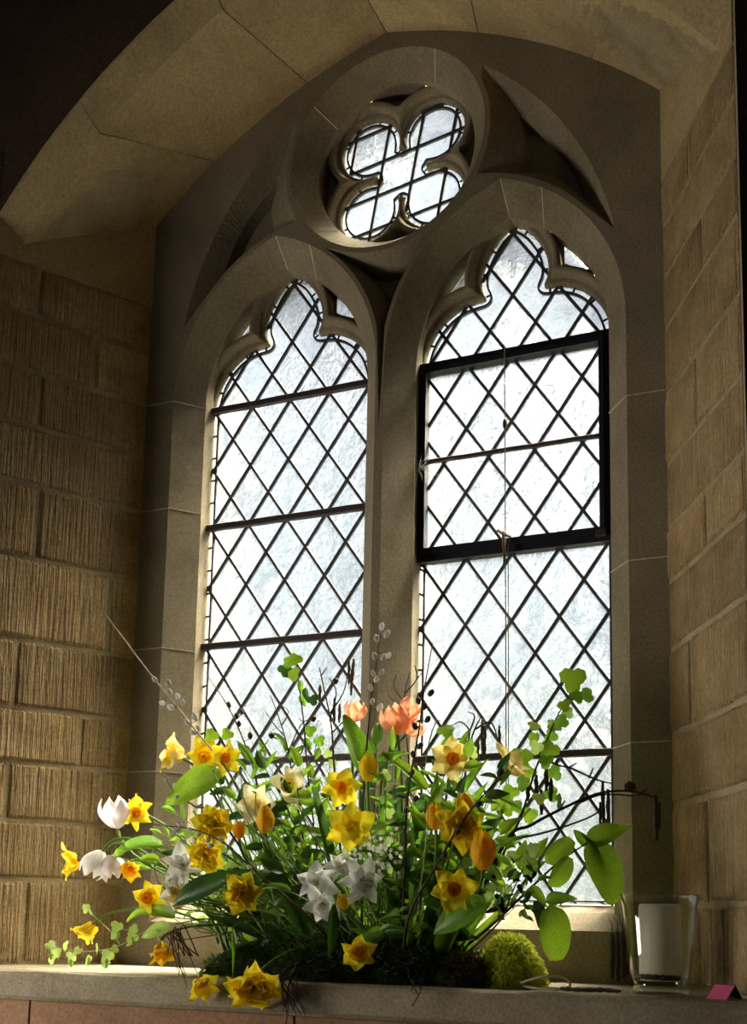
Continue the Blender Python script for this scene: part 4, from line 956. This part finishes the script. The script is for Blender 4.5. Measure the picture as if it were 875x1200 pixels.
# white blossom cluster
p0 = at(440, 1003, -.37); bs = default_base(p0); d = thing('white_blossom_cluster', bs, 'cluster of tiny white blossoms above the white lilies', 'blossom', None)
MB().tube(stem_curve(bs, p0, Vector((0, 0, -1)), .3), .002, .0016, 6).build('stem', M_STEM, d, True); mb = MB()
for k in range(90):
    p = at(440+rp.gauss(0, 14), 1003+rp.gauss(0, 12), -.37+rp.uniform(-.02, .02)); z = img(rp.uniform(-.8, .8), rp.uniform(-.5, .8), 1).normalized(); x_ = z.orthogonal().normalized(); y_ = z.cross(x_)
    for i in range(5):
        a = i*2*PI/5; u_ = x_*math.cos(a)+y_*math.sin(a); w_ = z.cross(u_); mb.add([p, p+u_*.003+w_*.0018, p+u_*.0048, p+u_*.003-w_*.0018], [(0, 1, 2, 3)])
c = mb.build('tiny_flowers', M_WHITE, d); c['kind'] = 'stuff'

# ------------------------------------------------------------------ moss
def moss(name, label, cen, rad, mat, n, ln, seed, droop=.4):
    rr = random.Random(seed); d = thing(name, (cen[0], cen[1], 0), label, 'moss'); mb = MB(); nu, nv = 12, 28; c = Vector(cen); rows = []
    def surf(th, ph):
        q = Vector((math.cos(ph)*math.cos(th)*rad[0], math.sin(ph)*math.cos(th)*rad[1], math.sin(th)*rad[2])); k = 1+.16*noise.noise(q*22+Vector((seed, 0, 0)))
        return c+q*k
    for i in range(nu+1): rows.append([surf(PI/2*i/nu*.995, 2*PI*j/nv) for j in range(nv)])
    mb.loft(rows); mb.build('moss_body', mat, d, True)
    mb = MB()
    for k in range(n):
        th = math.asin(rr.random()); ph = rr.uniform(0, 2*PI); p = surf(th, ph); nr = Vector(((p-c).x/rad[0]**2, (p-c).y/rad[1]**2, (p-c).z/rad[2]**2)).normalized()
        dd = (nr+Vector((rr.gauss(0, .5), rr.gauss(0, .5), rr.gauss(0, .5)-droop*.3))).normalized(); L = ln*rr.uniform(.5, 1.2); w_ = dd.orthogonal().normalized()*.0011
        w_ = Matrix.Rotation(rr.uniform(0, 6), 3, dd) @ w_; m_ = p+dd*L*.6; e = p+dd*L+Vector((0, 0, -droop*L*.4)); e.z = max(e.z, .001); m_.z = max(m_.z, .001)
        mb.add([p-w_, p+w_, m_+w_*1.4, e, m_-w_*1.4], [(0, 1, 2, 3, 4)])
    s_ = mb.build('moss_strands', mat, d); s_['kind'] = 'stuff'
    return d
moss('moss_mound', 'long dark moss mound at the foot of the arrangement', (.08, -.245, 0), (.32, .115, .085), M_MOSSD, 9000, .022, 3)
moss('moss_clump', 'round bright yellow-green moss clump at the end of the dark mound', (.425, -.285, 0), (.058, .05, .092), M_MOSSB, 4200, .013, 4, .7)
moss('moss_tuft', 'brownish moss tuft between the dark mound and the bright clump', (.345, -.30, 0), (.06, .05, .055), plant('brown_moss', (.06, .05, .02), (.12, .10, .04), .3, .8, .1), 2200, .015, 6)
# withered stems hanging over the edge
for lab, x0, y0, x1, y1, n_, m_ in (('brown withered fronds hanging beside the amber daffodil', 208, 1095, 214, 1132, 9, M_BROWN), ('black withered leaves hanging over the ledge next to the largest double daffodil', 340, 1150, 346, 1185, 12, M_BLACK), ('dark moss strands hanging over the ledge before the mound', 495, 1145, 492, 1160, 7, M_BLACK)):
    p = at(x0, y0, -.415); b = Vector((p.x, -.36, .03)); d = thing('withered_fronds', b, lab, 'dead leaves', None)
    for k in range(n_):
        s_ = p+img(rp.gauss(0, .012), rp.gauss(0, .008), rp.uniform(-.02, .01)); e = at(x1+rp.gauss(0, 9), y1+rp.gauss(0, 10), -.425); e.y = min(e.y, -.412)
        MB().tube(catmull([b+Vector((rp.uniform(-.02, .02), 0, .01)), s_+Vector((0, -.005, .01)), s_.lerp(e, .5)+Vector((rp.uniform(-.006, .006), -.004, 0)), e], 3), .0013, .0008, 5).build('frond', m_, d)

# ------------------------------------------------------------------ candle glass, candle and small things on the ledge
def lathe(prof_, n=40):
    mb = MB(); mb.loft([[Vector((r*math.cos(2*PI*i/n), r*math.sin(2*PI*i/n), z)) for i in range(n)] for r, z in prof_]); return mb
VX, VY = .700, -.285
vase = [(.0005, .002), (.040, .002), (.047, .000), (.0495, .003), (.050, .008), (.0465, .013), (.0445, .017), (.050, .028), (.0545, .045), (.0575, .080), (.0610, .120), (.0655, .155), (.0715, .1735), (.0722, .1742), (.0708, .1740), (.0640, .155), (.0594, .120), (.0559, .080), (.0528, .045), (.048, .029), (.030, .0225), (.0005, .022)]
tv = thing('candle_glass', (VX, VY, 0), 'clear flared glass candle holder on the ledge by the right reveal', 'candle holder')
mv = lathe(vase); put('glass_vessel', raw('glass_vessel', mv.v, mv.f, True), M_CLEAR, tv, Matrix.Translation((VX, VY, 0)))
cd = thing('pillar_candle', (VX, VY, .0235), 'white pillar candle standing inside the glass holder', 'candle')
M_WAX = plant('ivory_wax', (.86, .81, .68), (.90, .85, .72), .3, .45, .3)
wax = [(.0005, .0235), (.0355, .0235), (.0368, .026), (.0368, .150), (.0355, .1555), (.033, .157), (.031, .1545), (.026, .1505), (.0005, .1495)]
mv = lathe(wax); put('wax_body', raw('wax_body', mv.v, mv.f, True), M_WAX, cd, Matrix.Translation((VX, VY, 0)))
MB().tube([(VX, VY, .149), (VX+.001, VY, .156), (VX+.003, VY, .161)], .0009, .0007, 6).build('wick', M_BLACK, cd)
def lying_catkin(name, label, P, r, mat, parent=None):
    pts = catmull(P, 5); d = thing(name, pts[0], label, 'catkin', None); rr = random.Random(len(label))
    mb = MB(); mb.tube(pts, lambda t: r*(.5+.5*math.sin(PI*t)**.4)*(1+.18*math.sin(t*55)), None, 7); mb.build('catkin_body', mat, d)
    mb = MB()
    for k in range(60):
        q, td = along(pts, rr.random()); u_ = Vector((rr.gauss(0, 1), rr.gauss(0, 1), rr.gauss(0, 1))).normalized(); q2 = q+u_*r*1.1; w_ = u_.orthogonal().normalized()*r*.45; b_ = u_.cross(w_)
        q2.z = max(q2.z, .002+(P[0][2] if P[0][2] > .02 else 0)*.9)
        mb.add([q2-w_, q2+b_, q2+w_, q2-b_], [(0, 1, 2, 3)])
    s_ = mb.build('bracts', mat, d); return d
a = at(640, 1162, -.36); 
lying_catkin('fallen_catkin', 'dark fallen catkin lying on the ledge beside the string', [(a.x+.02, -.345, .0055), (a.x+.06, -.35, .0055), (a.x+.10, -.345, .0065), (a.x+.13, -.35, .006)], .0042, M_TWIG)
lying_catkin('fallen_catkin', 'dark catkin lying on the bottom of the candle glass', [(VX-.036, VY-.024, .031), (VX-.01, VY-.043, .0305), (VX+.018, VY-.042, .030), (VX+.037, VY-.02, .029)], .0048, M_TWIG)
st = [at(612, 1150, -.33), at(640, 1143, -.30), at(662, 1140, -.28), at(666, 1148, -.28), at(655, 1152, -.30), at(630, 1150, -.32), at(648, 1152, -.33), at(664, 1151, -.33)]
pp = [(st[0].x, -.34, .012), (st[0].x+.03, -.335, .022), (st[0].x+.062, -.32, .026), (st[0].x+.078, -.30, .016), (st[0].x+.072, -.29, .004), (st[0].x+.03, -.30, .004), (st[0].x+.0, -.325, .006), (st[0].x+.035, -.345, .004), (st[0].x+.07, -.345, .003)]
d = thing('string', (st[0].x, -.34, 0), 'looped pale string lying on the ledge beside the bright moss', 'string'); MB().tube(catmull(pp, 6), .0023, .0021, 6).build('string_cord', plain('cotton_string', (.55, .5, .38), .8), d, True)
# hanging catkins over the window sill, behind the glass
d = thing('sill_catkins', (.60, -.012, .10), 'dried catkins hanging from the window sill behind the candle glass', 'catkin', None)
for x, y, L in ((717, 1094, .10), (723, 1092, .11), (730, 1090, .105), (734, 1094, .09)): 
    p = at(x, y, -.012); catkin(d, p, L*.9, .0045, M_CATD); MB().tube([p, p+Vector((rp.uniform(-.012, .004), .004, .02)), p+Vector((-.012, .02, .03))], .0012, .0009, 4).build('stalk', M_TWIG, d)
# folded pink card
p = Vector((.815, -.352, 0)); M_PINK = plain('pink_card', (.72, .13, .30), .7, 0, None, .2, .05); M_DARK = plain('card_underside', (.03, .02, .022), .8)
d = thing('folded_card', p, 'small folded pink card at the end of the ledge', 'card')
a0, a1 = Vector((-.024, -.022, .001)), Vector((.010, -.036, .001)); up_ = Vector((.012, .022, .024))
V = [p+a0, p+a1, p+a1+up_, p+a0+up_]; th = Vector((0, .0012, -.0008)); mesh('card_front', V+[q+th for q in V], [(0,1,2,3), (7,6,5,4), (0,4,5,1), (1,5,6,2), (2,6,7,3), (3,7,4,0)], M_PINK, d)
V = [p+a0+up_, p+a1+up_, p+a1+Vector((.022, .030, .001)), p+a0+Vector((.022, .034, .001))]; mesh('card_back', V+[q+Vector((0, -.0012, -.0006)) for q in V], [(0,1,2,3), (7,6,5,4), (0,4,5,1), (1,5,6,2), (2,6,7,3), (3,7,4,0)], M_DARK, d)
# window cord
xc = CX-.010; d = thing('window_cord', (xc, .080, .38), 'thin cord with a knot hanging down the casement lancet', 'cord'); M_CORD = plain('cord', (.22, .20, .16), .8)
MB().tube(catmull([(xc-.006, .084, 1.47), (xc-.003, .081, 1.28), (xc, .078, 1.0), (xc+.001, .082, .7), (xc+.002, .086, .38)], 5), .0015, .0015, 6).build('cord_line', M_CORD, d)
MB().tube(catmull([(xc+.006, .080, .98), (xc+.007, .083, .7), (xc+.007, .086, .40)], 4), .0013, .0013, 6).build('cord_line', M_CORD, d)
MB().tube([(xc-.003, .081, 1.262+.028*i/6) for i in range(7)], lambda t: .0058*math.sin(PI*(t*.9+.05))**.7, None, 8).build('knot', M_TWIG, d, True)

# cobweb at the casement corner
c0 = at(492, 546, .078); d = thing('cobweb', c0, 'wispy grey cobweb on the mullion side of the casement frame', 'cobweb'); M_WEB = plain('web', (.6, .6, .58), .9)
for k in range(16):
    e = at(492+rp.uniform(-14, 46)*(1 if k % 3 else .3), 546+rp.gauss(0, 16), .084); m_ = (c0+e)/2+Vector((0, -.006, -.004)); MB().tube(catmull([c0+Vector((rp.uniform(-.006, .006), 0, rp.uniform(-.012, .012))), m_, e], 3), .0004, .0003, 4).build('thread', M_WEB, d)
